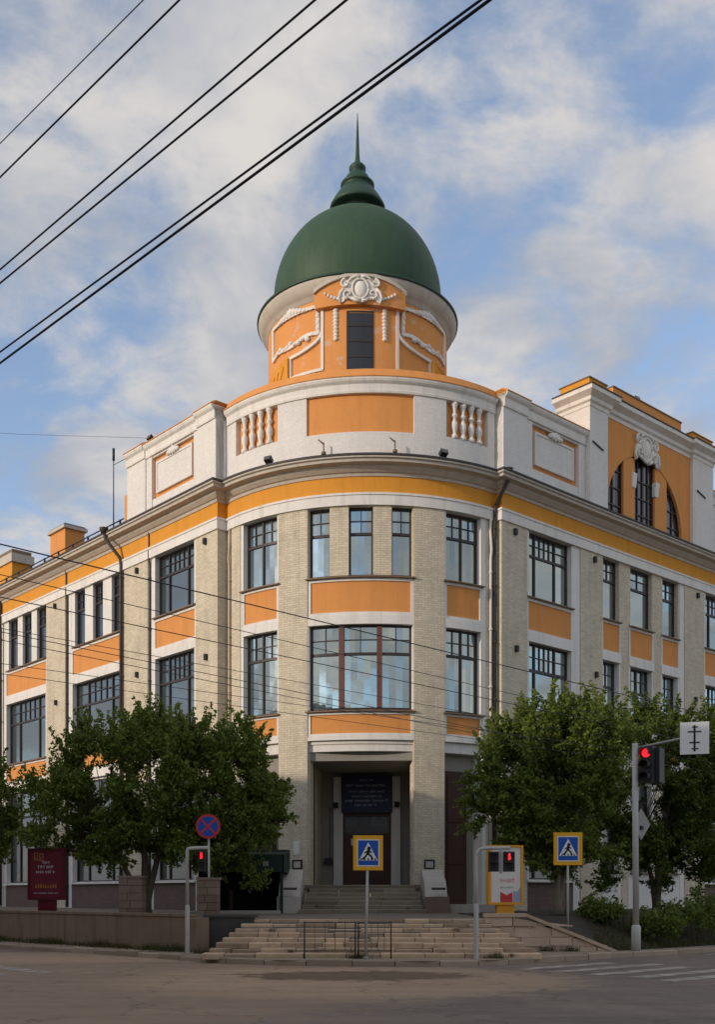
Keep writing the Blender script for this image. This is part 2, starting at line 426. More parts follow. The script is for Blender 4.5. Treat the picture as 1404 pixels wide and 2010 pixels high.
def spiral(mb, m, cx, cz, r0, turns, a0, sg, n, rad):
    pts = []; K = 16
    for i in range(K+1):
        u = i/K; r = r0*(1-.85*u); a = a0+sg*2*pi*turns*u
        pts.append(m(cx+r*cos(a), n+.03*u, cz+r*sin(a)))
    mb.tube(pts, [rad*(1-.4*i/K) for i in range(K+1)], 6)
def cartouche(m, c, zc, sc_, n):
    mb = MB(); S = lambda v: v*sc_
    half = [(0, .62), (.30, .66), (.52, .52), (.80, .56), (.95, .34), (.84, .14), (.98, -.10), (1.05, -.40), (.98, -.72), (.80, -.60), (.66, -.34), (.50, -.52), (.26, -.62), (0, -.70)]
    out = half + [(-x, z) for x, z in reversed(half[1:-1])]
    mb.poly(m, [(c+S(x)*.92, zc+S(z)*.92) for x, z in out], n-.06, n)
    mb.blob(m, c, n, zc+S(.02), S(.27), S(.12), S(.40), 14, 8, .0)
    mb.tube([m(c+S(.36)*cos(t), n+.03, zc+S(.02)+S(.50)*sin(t)) for t in [2*pi*i/24 for i in range(25)]], S(.055), 6)
    for sx in (-1, 1):
        spiral(mb, m, c+sx*S(.66), zc+S(.30), S(.24), 1.1, pi/2, -sx, n+.02, S(.06)); spiral(mb, m, c+sx*S(.55), zc-S(.22), S(.24), 1.1, -pi/2, sx, n+.02, S(.06))
        mb.tube([m(c+sx*S(x), n+.03, zc+S(z)) for x, z in ((.72, .05), (.88, -.12), (.96, -.40), (.90, -.66))], [S(.06), S(.08), S(.07), S(.03)], 6)
        mb.tube([m(c+sx*S(x), n+.03, zc+S(z)) for x, z in ((.02, .58), (.22, .64), (.42, .54), (.52, .40))], [S(.09), S(.08), S(.06), S(.03)], 6)
        mb.tube([m(c+sx*S(x), n+.03, zc+S(z)) for x, z in ((.05, -.60), (.24, -.56), (.40, -.44))], [S(.10), S(.07), S(.04)], 6)
    return mb
def tag(o, label, cat, group=None):
    o['label'] = label; o['category'] = cat
    if group: o['group'] = group
    return o
def thing(name, label, cat, loc=(0, 0, 0), group=None):
    o = bpy.data.objects.new(name, None); o.location = loc; o.empty_display_size = .3
    COL.objects.link(o); ORG[o.name] = Vector(loc)
    return tag(o, label, cat, group)
def solo(mb, name, mat, label, cat, group=None):
    return tag(mb.build(name, mat), label, cat, group)
def struct(mb, name, mat):
    return mb.build(name, mat, None, 'structure')

# ---------------------------------------------------------------- ground, road, pavement, kerb
mb = MB(); mb.quad((-400, -200, 0), (400, -200, 0), (400, 500, 0), (-400, 500, 0)); struct(mb, 'road', 'asphalt')
KERB = [(-50, 64.4), (-10.5, 31.8), (-6.9, 28.7), (-4.4, 26.3), (-3.2, 24.95), (-1.7, 24.2), (0, 23.9), (1.5, 23.85), (2.95, 24.2), (4.4, 25.3), (6.36, 27.0), (9.7, 29.7), (54, 69.6)]
def ngon(pts, z, t=.0):
    mb = MB(); i = mb.add([(p[0], p[1], z) for p in pts]); mb.face(range(i, i+len(pts)), [(p[0], p[1]) for p in pts]); return mb
struct(ngon(KERB + [(54, 120), (-50, 120)], .12), 'pavement', 'pavement')
kerb = bpy.data.objects.new('kerb', None); COL.objects.link(kerb); kerb['kind'] = 'structure'; ORG['kerb'] = Vector((0, 0, 0))
def along(poly, d):
    for a, b in zip(poly, poly[1:]):
        L = math.hypot(b[0]-a[0], b[1]-a[1])
        if d <= L: return (a[0]+(b[0]-a[0])*d/L, a[1]+(b[1]-a[1])*d/L), ((b[0]-a[0])/L, (b[1]-a[1])/L)
        d -= L
    return None, None
LK = sum(math.hypot(b[0]-a[0], b[1]-a[1]) for a, b in zip(KERB, KERB[1:]))
d = 26.0
while d < LK-44:
    p, t = along(KERB, d); L = rnd.uniform(.85, 1.1)
    q, _ = along(KERB, d+L)
    dx, dy = q[0]-p[0], q[1]-p[1]; l = math.hypot(dx, dy); t = (dx/l, dy/l)
    fm = Flat(p, t, (t[1], -t[0])); h = .14+rnd.uniform(-.025, .02); e = rnd.uniform(.0, .02)
    MB().sweep(fm, [(-.16+e, -.05), (.02+e, -.05), (.02+e, h-.02), (e, h), (-.16+e, h)], .008, l-.01).build('kerb_stone', 'kerb_stone', kerb)
    d += L
# faded zebra paint on the right-hand street and on the left
NL, DL = (-.743145, -.669131), (-.669131, .743145)
NR, DR = (.669131, -.743145), (.743145, .669131)
cw = bpy.data.objects.new('crosswalk', None); COL.objects.link(cw); cw['kind'] = 'structure'; ORG['crosswalk'] = Vector((0, 0, 0))
for k in range(9):
    o = (3.4 + .62*k, 22.9 - .80*k*.93)
    fm = Flat((o[0]+rnd.uniform(-.1, .1), o[1]), DR, NR)
    mb = MB(); a, b = rnd.uniform(-.2, .1), 3.6+rnd.uniform(-.4, .4)
    A, B, C_, D_ = fm(a, -.2, .005), fm(b, -.2, .005), fm(b, .2, .005), fm(a, .2, .005); mb.quad(A, B, C_, D_)
    mb.build('stripe', 'road_paint', cw)
for k in range(7):
    fm = Flat((-6.3-.72*k, 21.9-.66*k), DL, NL)
    mb = MB(); mb.quad(fm(0, -.2, .005), fm(3.2, -.2, .005), fm(3.2, .2, .005), fm(0, .2, .005)); mb.build('stripe', 'road_paint', cw)
fm = Flat((10.4, 29.6), DR, NR); mb = MB(); mb.quad(fm(-1.6, -.07, .006), fm(14, -.07, .006), fm(14, .07, .006), fm(-1.6, .07, .006)); mb.build('edge_line', 'road_paint', cw)

# terrace in front of the building
TZ = .95
TW = [(-30.0, 52.4), (-4.4, 27.9)]
struct(ngon(TW + [(-2.96, 28.3), (3.42, 28.3), (3.42, 60), (-30, 60)], TZ), 'terrace', 'terrace')
# sloping garden bank to the right
mb = MB(); nx, ny = 46, 22
def ystart(x): return 28.3 if x < 6.9 else (16.35+.669*x)/.743
def yend(x): return (27.3+.669*x)/.743
def zbank(x, y):
    q = .669*x-.743*y; t = max(0, min(1, (-16.3-q)/2.1)); t = t*t*(3-2*t)
    return .125 + .83*t + .03*sin(x*3.1+y*1.7)*t
for i in range(nx+1):
    x = 3.42+(36-3.42)*(i/nx)**1.3
    for j in range(ny+1):
        y = ystart(x)+(yend(x)-ystart(x))*(j/ny)**1.4; mb.v.append((x, y, zbank(x, y)))
for i in range(nx):
    for j in range(ny):
        a = i*(ny+1)+j; mb.face((a, a+ny+1, a+ny+2, a+1), None, True)
struct(mb, 'garden_bank', 'soil')

# ---------------------------------------------------------------- walls beside the steps
A, B = Vector(TW[1]), Vector(TW[0]); dw = (B-A).normalized(); nw = Vector((-dw.y, dw.x))
if nw.y > 0: nw = -nw
wall = thing('retaining_wall', 'low brown concrete retaining wall running off to the left of the steps', 'wall', (A.x, A.y, .1))
fm = Flat(A, dw, nw)
d = 0; k = 0
while d < 30:
    L = 3.0
    MB().box(fm, d+.006, d+L-.006, -.3, 0, -.02, 1.02).build('wall_panel', 'concrete_wall', wall); d += L
MB().sweep(fm, [(-.34, 1.02), (.03, 1.02), (.03, 1.09), (-.34, 1.09)], -.03, 30).build('coping', 'concrete_wall', wall)
MB().sweep(fm, [(-.34, -.02), (.06, -.02), (.06, .98), (-.02, 1.0), (-.34, 1.0)], -.45, -.035).build('end_block', 'concrete_wall', wall)
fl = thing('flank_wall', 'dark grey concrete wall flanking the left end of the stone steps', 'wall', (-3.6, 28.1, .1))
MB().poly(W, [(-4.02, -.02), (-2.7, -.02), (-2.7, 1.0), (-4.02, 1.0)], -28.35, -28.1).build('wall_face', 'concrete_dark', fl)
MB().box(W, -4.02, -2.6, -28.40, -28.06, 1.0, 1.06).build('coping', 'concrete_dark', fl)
st = thing('sloping_stone_wall', 'sloping tan rubble stone wall descending to the right of the steps', 'wall', (5, 28.2, .1))
def slope_top(x): return 1.02 if x < 4.4 else max(.16, 1.02-(x-4.4)*.42)
z = .0; row = 0
while z < 1.0:
    h = rnd.choice((.24, .28, .33)); x = 3.3 - (row % 2)*.2
    while x < 6.7:
        w = rnd.uniform(.35, .95); x1 = min(x+w, 6.75)
        zt0, zt1 = min(z+h, slope_top(max(x, 3.4))), min(z+h, slope_top(x1))
        if max(zt0, zt1) > z+.05:
            g = .012; dn = rnd.uniform(-.02, .03)
            xa = max(x, 3.3)
            J = lambda: rnd.uniform(-.022, .022)
            pts = [(xa+g+J(), z+g+J()*.6), (x1-g+J(), z+g+J()*.6), (x1-g+J(), max(z+.03, zt1-g+J()*.6)), (xa+g+J(), max(z+.03, zt0-g+J()*.6))]
            if x1-xa > .1: MB().poly(W, pts, -28.30, -28.07+dn).build('stone', 'stone_tan', st)
        x = x1
    z += h; row += 1
MB().poly(W, [(3.3, -.02), (6.7, -.02), (6.7, .10), (4.4, .94), (3.3, .94)], -28.5, -28.10).build('mortar_core', 'stone_tan', st)

for (xa, za), (xb, zb_) in (((3.3, 1.0), (4.4, 1.0)), ((4.4, 1.0), (5.5, .56)), ((5.5, .56), (6.78, .04))):
    MB().poly(W, [(xa+.004, za+.01), (xb-.004, zb_+.01), (xb-.004, zb_+.10), (xa+.004, za+.10)], -28.42, -28.00).build('coping_stone', 'stone_tan', st)
# lower stone steps, every slab a piece
steps = thing('stone_steps', 'wide worn brown stone steps rising from the kerb to the terrace', 'steps', (.2, 26.5, .1))
N = 8
for i in range(N):
    t = i/(N-1); y0 = 25.0+3.1*t; xl = -3.62+.72*t; xr = 4.30-.92*t; zt = .12+(i+1)*(TZ-.12)/N; z0 = zt-(TZ-.12)/N
    x = xl
    while x < xr-.05:
        w = rnd.uniform(.45, 1.15); x1 = x+w
        if xr-x1 < .35: x1 = xr
        dz = rnd.uniform(-.016, .006); dy = rnd.uniform(-.03, .045)
        if rnd.random() < .10 and i in (1, 3, 5): dy += .12; dz -= .03
        y1 = y0+.52
        p = [(-(y1), z0-.03), (-(y0+dy), z0-.03), (-(y0+dy), zt+dz-.018), (-(y0+dy+.02), zt+dz), (-(y1), zt+dz)]
        MB().sweep(W, p, x+.009, x1-.009).build('slab', 'stone_step', steps)
        x = x1
# raked mass under the treads (only its front edge line shows in the joints)
mb = MB(); mb.sweep(W, [(-28.6, 0), (-25.15, 0), (-25.15, .1), (-28.2, TZ-.06), (-28.6, TZ-.06)], -3.0, 3.5); mb.build('bedding', 'concrete_dark', steps)

# ---------------------------------------------------------------- the corner building
PL = (-5.5454, 42.6091); PR = (5.5682, 41.5744)
ML = Flat(PL, DL, NL); MR = Flat(PR, DR, NR)
MA = Arc((.582, 47.18), 7.2, -4.0)
AE0, AE1 = MA.deg(-49.0), MA.deg(45.2)
bld = thing('corner_building', 'three storey corner building with orange panels, grey brick piers and green domed tower', 'building', (0, 44, TZ))
def part(mb, name, mat, parent=None): return mb.build(name, mat, parent or bld)
Z3T, Z3B, Z2T, Z2B = 16.02, 13.47, 11.65, 8.50
ZF0, ZF1, ZC1 = 16.48, 17.10, 17.62

def window(m, s0, s1, z0, z1, n, lights, top=.32, grid=(2, 2), fr='frame_dark', gl='glass', mull=None, b=.055, parent=None):
    """frame with lights across, each a tall lower pane and a small-paned top; every pane an own piece"""
    mb = MB(); D = n+.05
    mb.frame(m, s0, s1, n-.05, D, z0, z1, b)
    w = s1-s0; tot = sum(lights); a = s0+b; panes = []
    inner = w-2*b; mw = mull or .075
    avail = inner-mw*(len(lights)-1)
    zt = z1-(z1-z0)*top
    for i, L in enumerate(lights):
        lw = avail*L/tot
        mb.box(m, a, a+lw, n-.04, D-.004, zt-.05, zt+.05)
        gx = grid[0] if L >= .8 else 1
        pw = lw/gx; ph = (z1-b-zt-.05)/grid[1]
        for ix in range(gx):
            for iz in range(grid[1]):
                panes.append((a+ix*pw, a+(ix+1)*pw, zt+.05+iz*ph, zt+.05+(iz+1)*ph))
        for ix in range(1, gx): mb.box(m, a+ix*pw-.016, a+ix*pw+.016, n-.03, D-.012, zt+.05, z1-b)
        for iz in range(1, grid[1]): mb.box(m, a, a+lw, n-.03, D-.016, zt+.05+iz*ph-.016, zt+.05+iz*ph+.016)
        panes.append((a, a+lw, z0+b, zt-.05))
        a += lw
        if i < len(lights)-1 and not mull: mb.box(m, a, a+mw, n-.045, D+.004, z0+b, z1-b)
        a += mw
    wo = part(mb, 'window', fr, parent)
    if mull:
        a = s0+b
        for i, L in enumerate(lights[:-1]):
            a += avail*L/tot
            MB().box(m, a, a+mw, n-.06, D+.05, z0+b, z1-b).build('mullion', 'frame_brown', wo); a += mw
    for (a, c, d, e) in panes:
        t = rnd.uniform(-.004, .004)
        MB().box(m, a+.002, c-.002, n-.02+t, n-.006+t, d+.002, e-.002).build('pane', gl, wo)
    return wo
def sill(m, s0, s1, z, parent=None, out=.10):
    part(MB().sweep(m, [(-.3, z-.10), (out, z-.10), (out, z-.06), (-.3, z)], s0-.06, s1+.06), 'window_sill', 'sill_brown', parent)
def spandrel(m, s0, s1, zb, zt, lint, pad=.12):
    """white rendered field with a recessed orange panel; lint = depth of the white band at its foot"""
    mb = MB(); mb.box(m, s0, s1, -.45, -.13, zb, zt)
    mb.frame(m, s0+.01, s1-.01, -.125, -.04, zb+lint, zt, pad)
    mb.box(m, s0+.004, s1-.004, -.125, -.01, zb, zb+lint-.01)
    sp = part(mb, 'spandrel', 'plaster_white')
    MB().box(m, s0+.01+pad+.004, s1-.01-pad-.004, -.128, -.09, zb+lint+pad+.004, zt-pad-.004).build('orange_panel', 'orange', sp)
def reveal(m, s0, s1, z0, z1, w=.14):
    for a, b in ((s0, s0+w), (s1-w, s1)): part(MB().box(m, a, b, -.45, -.03, z0, z1), 'window_surround', 'plaster_white')
def pier(m, s0, s1, z0=.9, z1=16.05, n=0.0, mat='brick_grey', name='brick_pier'):
    part(MB().box(m, s0, s1, -.6, n, z0, z1), name, mat)
def bracket(m, s, z):
    mb = MB(); mb.box(m, s-.07, s+.07, .002, .12, z-.12, z+.12); pass
    part(mb, 'wall_bracket', 'metal_dark')

# --- entablature swept along each front
CORN = [(-.3, 17.10), (.06, 17.10), (.10, 17.20), (.16, 17.22), (.30, 17.34), (.34, 17.42), (.60, 17.44), (.62, 17.53), (.70, 17.56), (.70, 17.62), (-.3, 17.62)]
def entab(m, s0, s1, roofback=-1.2):
    part(MB().box(m, s0, s1, -.5, .07, Z3T+.02, ZF0), 'architrave', 'plaster_white')
    part(MB().box(m, s0, s1, -.5, .105, ZF0-.07, ZF0+.012), 'architrave_moulding', 'plaster_white')
    part(MB().box(m, s0, s1, -.5, .02, ZF0+.012, ZF1), 'frieze', 'ochre')
    part(MB().sweep(m, CORN, s0, s1), 'cornice', 'cornice_cream')
    part(MB().sweep(m, [(roofback, 17.624), (.735, 17.624), (.735, 17.70), (roofback, 17.98)], s0, s1), 'eaves_flashing', 'flashing')
LEND, REND = 27.0, 25.0
entab(MA, AE0-.1, AE1+.1)
def rect(n0, n1, z0, z1): return [(n0, z0), (n1, z0), (n1, z1), (n0, z1)]
def entab_wing(m, end):
    p = [m(end, 0, 0)[:2], m(0, 0, 0)[:2], m(0, -1.1, 0)[:2]]
    a, b = Vector(p[1])-Vector(p[0]), Vector(p[2])-Vector(p[1])
    right = Vector((a.y, -a.x)).dot(m.n) > 0
    for nm, prof, mt in (('architrave', rect(-.25, .07, Z3T+.026, ZF0+.004), 'plaster_white'), ('architrave_moulding', rect(-.25, .105, ZF0-.066, ZF0+.016), 'plaster_white'),
                         ('frieze', rect(-.25, .02, ZF0+.016, ZF1+.004), 'ochre'), ('cornice', [(n if n > 0 else -.25, z+.006) for n, z in CORN], 'cornice_cream'),
                         ('eaves_flashing', [(-.25, 17.632), (.735, 17.632), (.735, 17.708), (-.25, 17.86)], 'flashing')):
        part(MB().path(p, prof, right), nm, mt)
    part(MB().box(m, .3, end, -.62, -.251, 16.0, 17.7), 'wall_head', 'interior')
entab_wing(ML, LEND); entab_wing(MR, REND)
# corner returns: the cornice of each wing closes against the bay
def core(m, s0, s1, n0, n1, z0, z1, name='core_wall', mat='interior'): part(MB().box(m, s0, s1, n0, n1, z0, z1), name, mat)
core(ML, .3, LEND, -1.2, -.62, 0, 17.3); core(MR, .3, REND, -1.2, -.62, 0, 17.3)
core(MA, AE0, MA.deg(-17.5), -1.1, -.62, 0, 17.3); core(MA, MA.deg(17.5), AE1, -1.1, -.62, 0, 17.3); core(MA, MA.deg(-17.5), MA.deg(17.5), -1.1, -.62, 6.96, 17.3)

# --- left wing
for a, b in ((0, 1.56), (5.29, 7.45), (12.92, 14.92), (20.3, 22.2)): pier(ML, a, b)
pier(ML, 4.86, 5.286, n=-.05, mat='plaster_white', name='pier_strip')
pier(ML, 12.35, 12.916, n=-.05, mat='plaster_white', name='pier_strip'); pier(ML, 19.8, 20.296, n=-.05, mat='plaster_white', name='pier_strip')
def G(m): return 'glass_mid' if m is ML else 'glass'
def bigbay(m, s0, s1, ground=True, lights=(.62, 1.25, .62)):
    reveal(m, s0, s1, Z3B, Z3T); window(m, s0+.14, s1-.14, Z3B, Z3T, -.30, lights, .34, (4, 2), gl=G(m)); sill(m, s0+.1, s1-.1, Z3B)
    spandrel(m, s0, s1, Z2T, Z3B-.1, .35)
    low(m, s0, s1, lights)
def low(m, s0, s1, lights, wz0=2.2):
    reveal(m, s0, s1, Z2B, Z2T); window(m, s0+.14, s1-.14, Z2B, Z2T, -.30, lights, .34, (4, 2), gl=G(m)); sill(m, s0+.1, s1-.1, Z2B)
    spandrel(m, s0, s1, 7.05, Z2B-.1, .40, .10)
    reveal(m, s0, s1, wz0, 7.05); window(m, s0+.14, s1-.14, wz0, 6.95, -.32, lights, .28, (2, 1), gl='glass_dark'); 
    part(MB().box(m, s0+.14, s1-.14, -.45, -.2, 6.952, 7.05), 'window_head', 'plaster_white')
    part(MB().sweep(m, [(-.3, wz0-.12), (.08, wz0-.12), (.08, wz0-.05), (-.3, wz0)], s0, s1), 'window_sill', 'plaster_white')
    part(MB().box(m, s0, s1, -.45, -.06, .9, wz0-.12), 'plinth', 'brick_pink')
def triple(m, wins, s0, s1, split=False, lights2=(.62, 1.25, .62)):
    edges = [s0] + [e for w in wins for e in w] + [s1]
    for i in range(0, len(edges), 2):
        if edges[i+1]-edges[i] > .02: pier(m, edges[i], edges[i+1], Z3B, Z3T+.03, -.06, 'brick_grey' if split else 'plaster_white', 'window_pier')
    for a, b in wins: window(m, a, b, Z3B, Z3T, -.30 if split else -.24, (1,), .34, (2, 2), gl='glass' if split else 'glass_dark')
    if not split:
        sill(m, wins[0][0], wins[-1][1], Z3B); spandrel(m, s0, s1, Z2T, Z3B-.1, .35); low(m, s0, s1, lights2)
    else:
        for a, b in wins:
            sill(m, a, b, Z3B); spandrel(m, a-.12, b+.12, Z2T, Z3B-.1, .35, .1)
            window(m, a, b, Z2B, Z2T, -.36, (1, 1) if b-a > 1.4 else (1,), .34, (2, 2)); sill(m, a, b, Z2B)
            spandrel(m, a-.12, b+.12, 7.05, Z2B-.1, .40, .1)
            window(m, a, b, 2.6, 7.05, -.36, (1,), .3, (2, 1), gl='glass_dark'); sill(m, a, b, 2.6)
        for i in range(0, len(edges), 2):
            e0 = edges[i]+(.12 if i else 0); e1 = edges[i+1]-(.12 if i+2 < len(edges) else 0)
            pier(m, e0, e1, .9, Z3B, -.06, 'brick_grey', 'window_pier')
            if i: pier(m, edges[i], edges[i]+.12, .9, 7.05, -.06, 'plaster_white', 'pier_strip'); pier(m, edges[i], edges[i]+.12, Z2B-.1, Z2T, -.06, 'plaster_white', 'pier_strip')
            if i+2 < len(edges): pier(m, edges[i+1]-.12, edges[i+1], .9, 7.05, -.06, 'plaster_white', 'pier_strip'); pier(m, edges[i+1]-.12, edges[i+1], Z2B-.1, Z2T, -.06, 'plaster_white', 'pier_strip')
        for a, b in wins: part(MB().box(m, a, b, -.45, -.06, .9, 2.5), 'plinth', 'brick_white')
bigbay(ML, 1.56, 4.86)
triple(ML, [(7.6, 8.5), (9.3, 10.25), (11.02, 12.02)], 7.45, 12.35)
triple(ML, [(15.05, 16.1), (16.7, 17.75), (18.32, 19.42)], 14.92, 19.8)
bigbay(ML, 22.2, 25.5); pier(ML, 25.5, LEND)
# --- right wing
for a, b in ((0, 1.56), (5.06, 6.6), (13.12, 14.86), (18.4, 20.2)): pier(MR, a, b)
for a, b in ((4.6, 5.056), (12.75, 13.116), (17.95, 18.396)): pier(MR, a, b, n=-.04, mat='plaster_white', name='pier_strip')
bigbay(MR, 1.56, 4.6, lights=(.55, 1.25, .75))
triple(MR, [(6.72, 7.9), (8.76, 10.46), (11.32, 12.62)], 6.6, 12.75, True)
bigbay(MR, 14.86, 17.95); bigbay(MR, 20.2, 23.2); pier(MR, 23.2, REND)
for m, lst in ((ML, ((.82, 15.75), (6.1, 15.75), (13.9, 15.75), (6.1, 11.2), (.75, 11.1), (13.8, 11.0))), (MR, ((.78, 15.75), (6.0, 15.75), (14.2, 15.75), (.85, 11.2), (6.1, 10.9), (14.0, 10.8)))):
    for s_, z_ in lst: bracket(m, s_, z_)

# --- curved corner bay
g = MA.deg
pier(MA, AE0, g(-42), n=0); pier(MA, g(-25.9), g(-16.05)); pier(MA, g(16.3), g(26)); pier(MA, g(41.6), AE1, n=-.02)
pier(MA, g(40.0), g(41.55), n=-.03, mat='plaster_white', name='pier_strip'); pier(MA, g(-41.95), g(-41.3), n=-.03, mat='plaster_white', name='pier_strip')
for a, b in ((g(-41.3), g(-25.95)), (g(26.05), g(40.0))):
    reveal(MA, a, b, Z3B, Z3T, .07); window(MA, a+.07, b-.07, Z3B, Z3T, -.3, (1, 1), .36, (2, 2), b=.06); sill(MA, a, b, Z3B)
    spandrel(MA, a, b, Z2T, Z3B-.1, .35, .10)
    reveal(MA, a, b, Z2B, Z2T, .07); window(MA, a+.07, b-.07, Z2B, Z2T, -.3, (1, 1), .32, (2, 2), b=.06); sill(MA, a, b, Z2B)
    spandrel(MA, a, b, 7.35, Z2B-.1, .2, .09)
    part(MB().box(MA, a+.05, b-.05, -.6, -.16, 6.95, 7.345), 'lintel', 'plaster_white')
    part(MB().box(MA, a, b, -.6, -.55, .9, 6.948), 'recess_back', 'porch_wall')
    c = (a+b)/2
    d_ = part(MB().box(MA, c-.62, c+.45, -.545, -.48, 1.2, 6.3), 'side_door', 'door_red')
    for zz0, zz1 in ((1.4, 2.6), (2.75, 4.2), (4.35, 6.1)): MB().box(MA, c-.5, c+.33, -.478, -.45, zz0, zz1).build('door_panel', 'door_red', d_)
    part(MB().box(MA, a, b, -.54, .02, .9, 1.2), 'door_step', 'stone_pale')
a0, a1 = g(-16.05), g(16.3)
for a, b in ((a0, -1.99), (-1.14, -.42), (.50, 1.20), (2.0, a1)): pier(MA, a, b, Z3B, Z3T+.03, -.03, 'brick_grey', 'window_pier')
for a, b in ((-1.99, -1.14), (-.42, .50), (1.20, 2.0)): window(MA, a, b, Z3B, Z3T, -.28, (1,), .38, (2, 2), b=.06)
sill(MA, a0, a1, Z3B)
spandrel(MA, a0, a1, Z2T, Z3B-.1, .35, .11)
reveal(MA, a0, a1, Z2B, Z2T, .05)
window(MA, a0+.05, a1-.05, Z2B, Z2T, -.26, (.85, 1, .85), .34, (2, 2), mull=.20, b=.07); sill(MA, a0, a1, Z2B)
spandrel(MA, a0, a1, 7.35, Z2B-.1, .15, .10)
part(MB().sweep(MA, [(-.6, 6.95), (-.20, 6.95), (-.20, 7.2), (-.14, 7.22), (-.14, 7.345), (-.6, 7.345)], a0, a1), 'lintel', 'plaster_white')
# corner returns between bay and wings (the sides of the wings' end piers)
# --- parapets
def pcap(m, s0, s1, zt, n=0.0, name='parapet_cap', hi=.10):
    pc = part(MB().sweep(m, [(-.5, zt-.62), (n+.05, zt-.62), (n+.07, zt-.54), (n+.05, zt-.52), (n+.07, zt-.3), (n+.16, zt-.22), (n+.2, zt-.14), (n+.2, zt-.08), (-.5, zt-.08)], s0, s1), name, 'plaster_white')
    MB().sweep(m, [(-.55, zt-.078), (n+.23, zt-.078), (n+.23, zt-.045), (n+.12, zt+.02), (n-.02, zt+hi), (-.55, zt+hi)], s0, s1).build('cap_flashing', 'orange', pc)
PT = 20.82
def parapet_wall(m, s0, s1, zt, n=0.0, z0=17.65, name='parapet', mat='brick_white'): part(MB().box(m, s0, s1, -.45, n, z0, zt-.62), name, mat)
# bay parapet: white fields, orange centre panel, blind balustrades
for a, b in ((AE0, g(-44.2)), (g(-26.2), g(-16.3)), (g(16.3), g(26.6)), (g(42.2), AE1)): parapet_wall(MA, a, b, PT)
part(MB().box(MA, g(-16.3), g(16.3), -.45, -.001, 17.65, 18.78), 'parapet', 'brick_white')
part(MB().box(MA, g(-16.3), g(16.3), -.45, -.09, 18.78, PT-.62), 'orange_panel', 'orange')
for a, b in ((g(-44.2), g(-26.2)), (g(26.6), g(42.2))):
    part(MB().box(MA, a, b, -.45, -.001, 17.65, 18.82), 'parapet', 'brick_white')
    part(MB().box(MA, a, b, -.45, -.20, 18.82, PT-.62), 'balustrade_back', 'orange')
    nb = 5; w = (b-a)/nb
    for k in range(1, nb):
        c = a+k*w
        prof = [(0, 18.82), (.20, 18.82), (.20, 18.95), (.13, 19.0), (.12, 19.1), (.185, 19.25), (.19, 19.42), (.10, 19.55), (.10, 19.62), (.17, 19.68), (.17, 19.75), (.10, 19.8), (.12, 19.95), (.16, 20.05), (.20, 20.1), (.20, 20.2), (0, 20.2)]
        x, y, _ = MA(c, -.09, 0)
        part(MB().lathe((x, y, 0), [(r*.66, z_) for r, z_ in prof], 12), 'baluster', 'plaster_white')
pcap(MA, AE0, AE1, PT, hi=.30)
# wing parapets with a sunk white panel in an orange frame
def wing_parapet(m, s0, s1, pa, pb, zt=21.0):
    parapet_wall(m, s0, pa-.12, zt, .04); parapet_wall(m, pb+.12, s1, zt, .04)
    part(MB().box(m, pa-.12, pb+.12, -.45, 0, 17.65, 18.52), 'parapet', 'brick_white')
    part(MB().box(m, pa-.12, pb+.12, -.45, 0, 20.3, zt-.62), 'parapet', 'brick_white')
    part(MB().box(m, pa-.12, pb+.12, -.45, -.14, 18.52, 20.3), 'panel_recess', 'orange')
    mb = MB(); mb.frame(m, pa+.12, pb-.12, -.138, -.02, 18.74, 20.08, .10); mb.box(m, pa+.22, pb-.22, -.138, -.05, 18.84, 19.98)
    pn = part(mb, 'sunk_panel', 'brick_white')
    c = (pa+pb)/2; mb = MB()
    for k in range(5): mb.blob(m, c+(k-2)*.17, .01, 20.14+.05*(1-abs(k-2)/2), .13, .09, .10+.05*(2-abs(k-2)), 8, 5, .1)
    mb.build('ornament', 'plaster_white', pn)
    pcap(m, s0, s1, zt, .04)
wing_parapet(ML, 0, 6.85, 1.75, 4.75); wing_parapet(MR, 0, 5.32, 1.95, 4.75); wing_parapet(MR, 15.3, REND, 17.0, 20.0)
for m, a, b in ((ML, 0, 1.3), (ML, 5.3, 6.85), (MR, 0, 1.45)):
    part(MB().box(m, a+.02 if a else a, b, -.3, .09, 17.65, 20.4), 'parapet_pier', 'brick_white')
    pcap(m, a, b, 21.03, .10, 'pier_cap')
# side wall of left parapet and end return
part(MB().box(ML, 6.3, 6.84, -3.2, -.46, 17.6, 20.7), 'parapet_return', 'brick_white')
part(MB().box(ML, 7.45, 8.1, -1.2, -.5, 17.6, 19.7), 'roof_stack', 'orange')

# --- attic pavilion on the right wing with a thermal window
QA, QB = 5.34, 15.2; AC, AR, AZ0 = 9.72, 2.97, 18.04
for a, b in ((QA, 6.62), (13.4, QB)):
    part(MB().box(MR, a, b, -1.4, .26, 17.65, 22.0), 'attic_pier', 'brick_white')
for a, b in ((QA+.5, 6.62), (13.4, QB-.5)):
    pass
mb = MB()
def hole(s): 
    d = abs(s-AC); return AZ0+sqrt(max(0, AR*AR-d*d)) if d < AR else 17.65
cols = sorted(set([6.625, 13.395] + [AC-AR*cos(pi*k/28) for k in range(29)]))
for s0, s1 in zip(cols, cols[1:]):
    h0, h1 = hole(s0), hole(s1)
    mb.poly(MR, [(s0, h0), (s1, h1), (s1, 22.0), (s0, 22.0)], -.16, .10)
attic = part(mb, 'attic_wall', 'orange')
for a, b in ((8.05, 8.90), (10.50, 11.46)):
    MB().box(MR, a, b, -.16, .07, 17.65, hole((a+b)/2)+.05).build('attic_mullion', 'orange', attic)
    e = b if b < AC else a
    MB().sweep(MR, [(-.1, 19.5), (.10, 19.5), (.12, 19.6), (.17, 20.05), (.17, 20.12), (-.1, 20.12)], e-(.24 if e < AC else .06), e+(.06 if e < AC else .24)).build('corbel', 'plaster_white', attic)
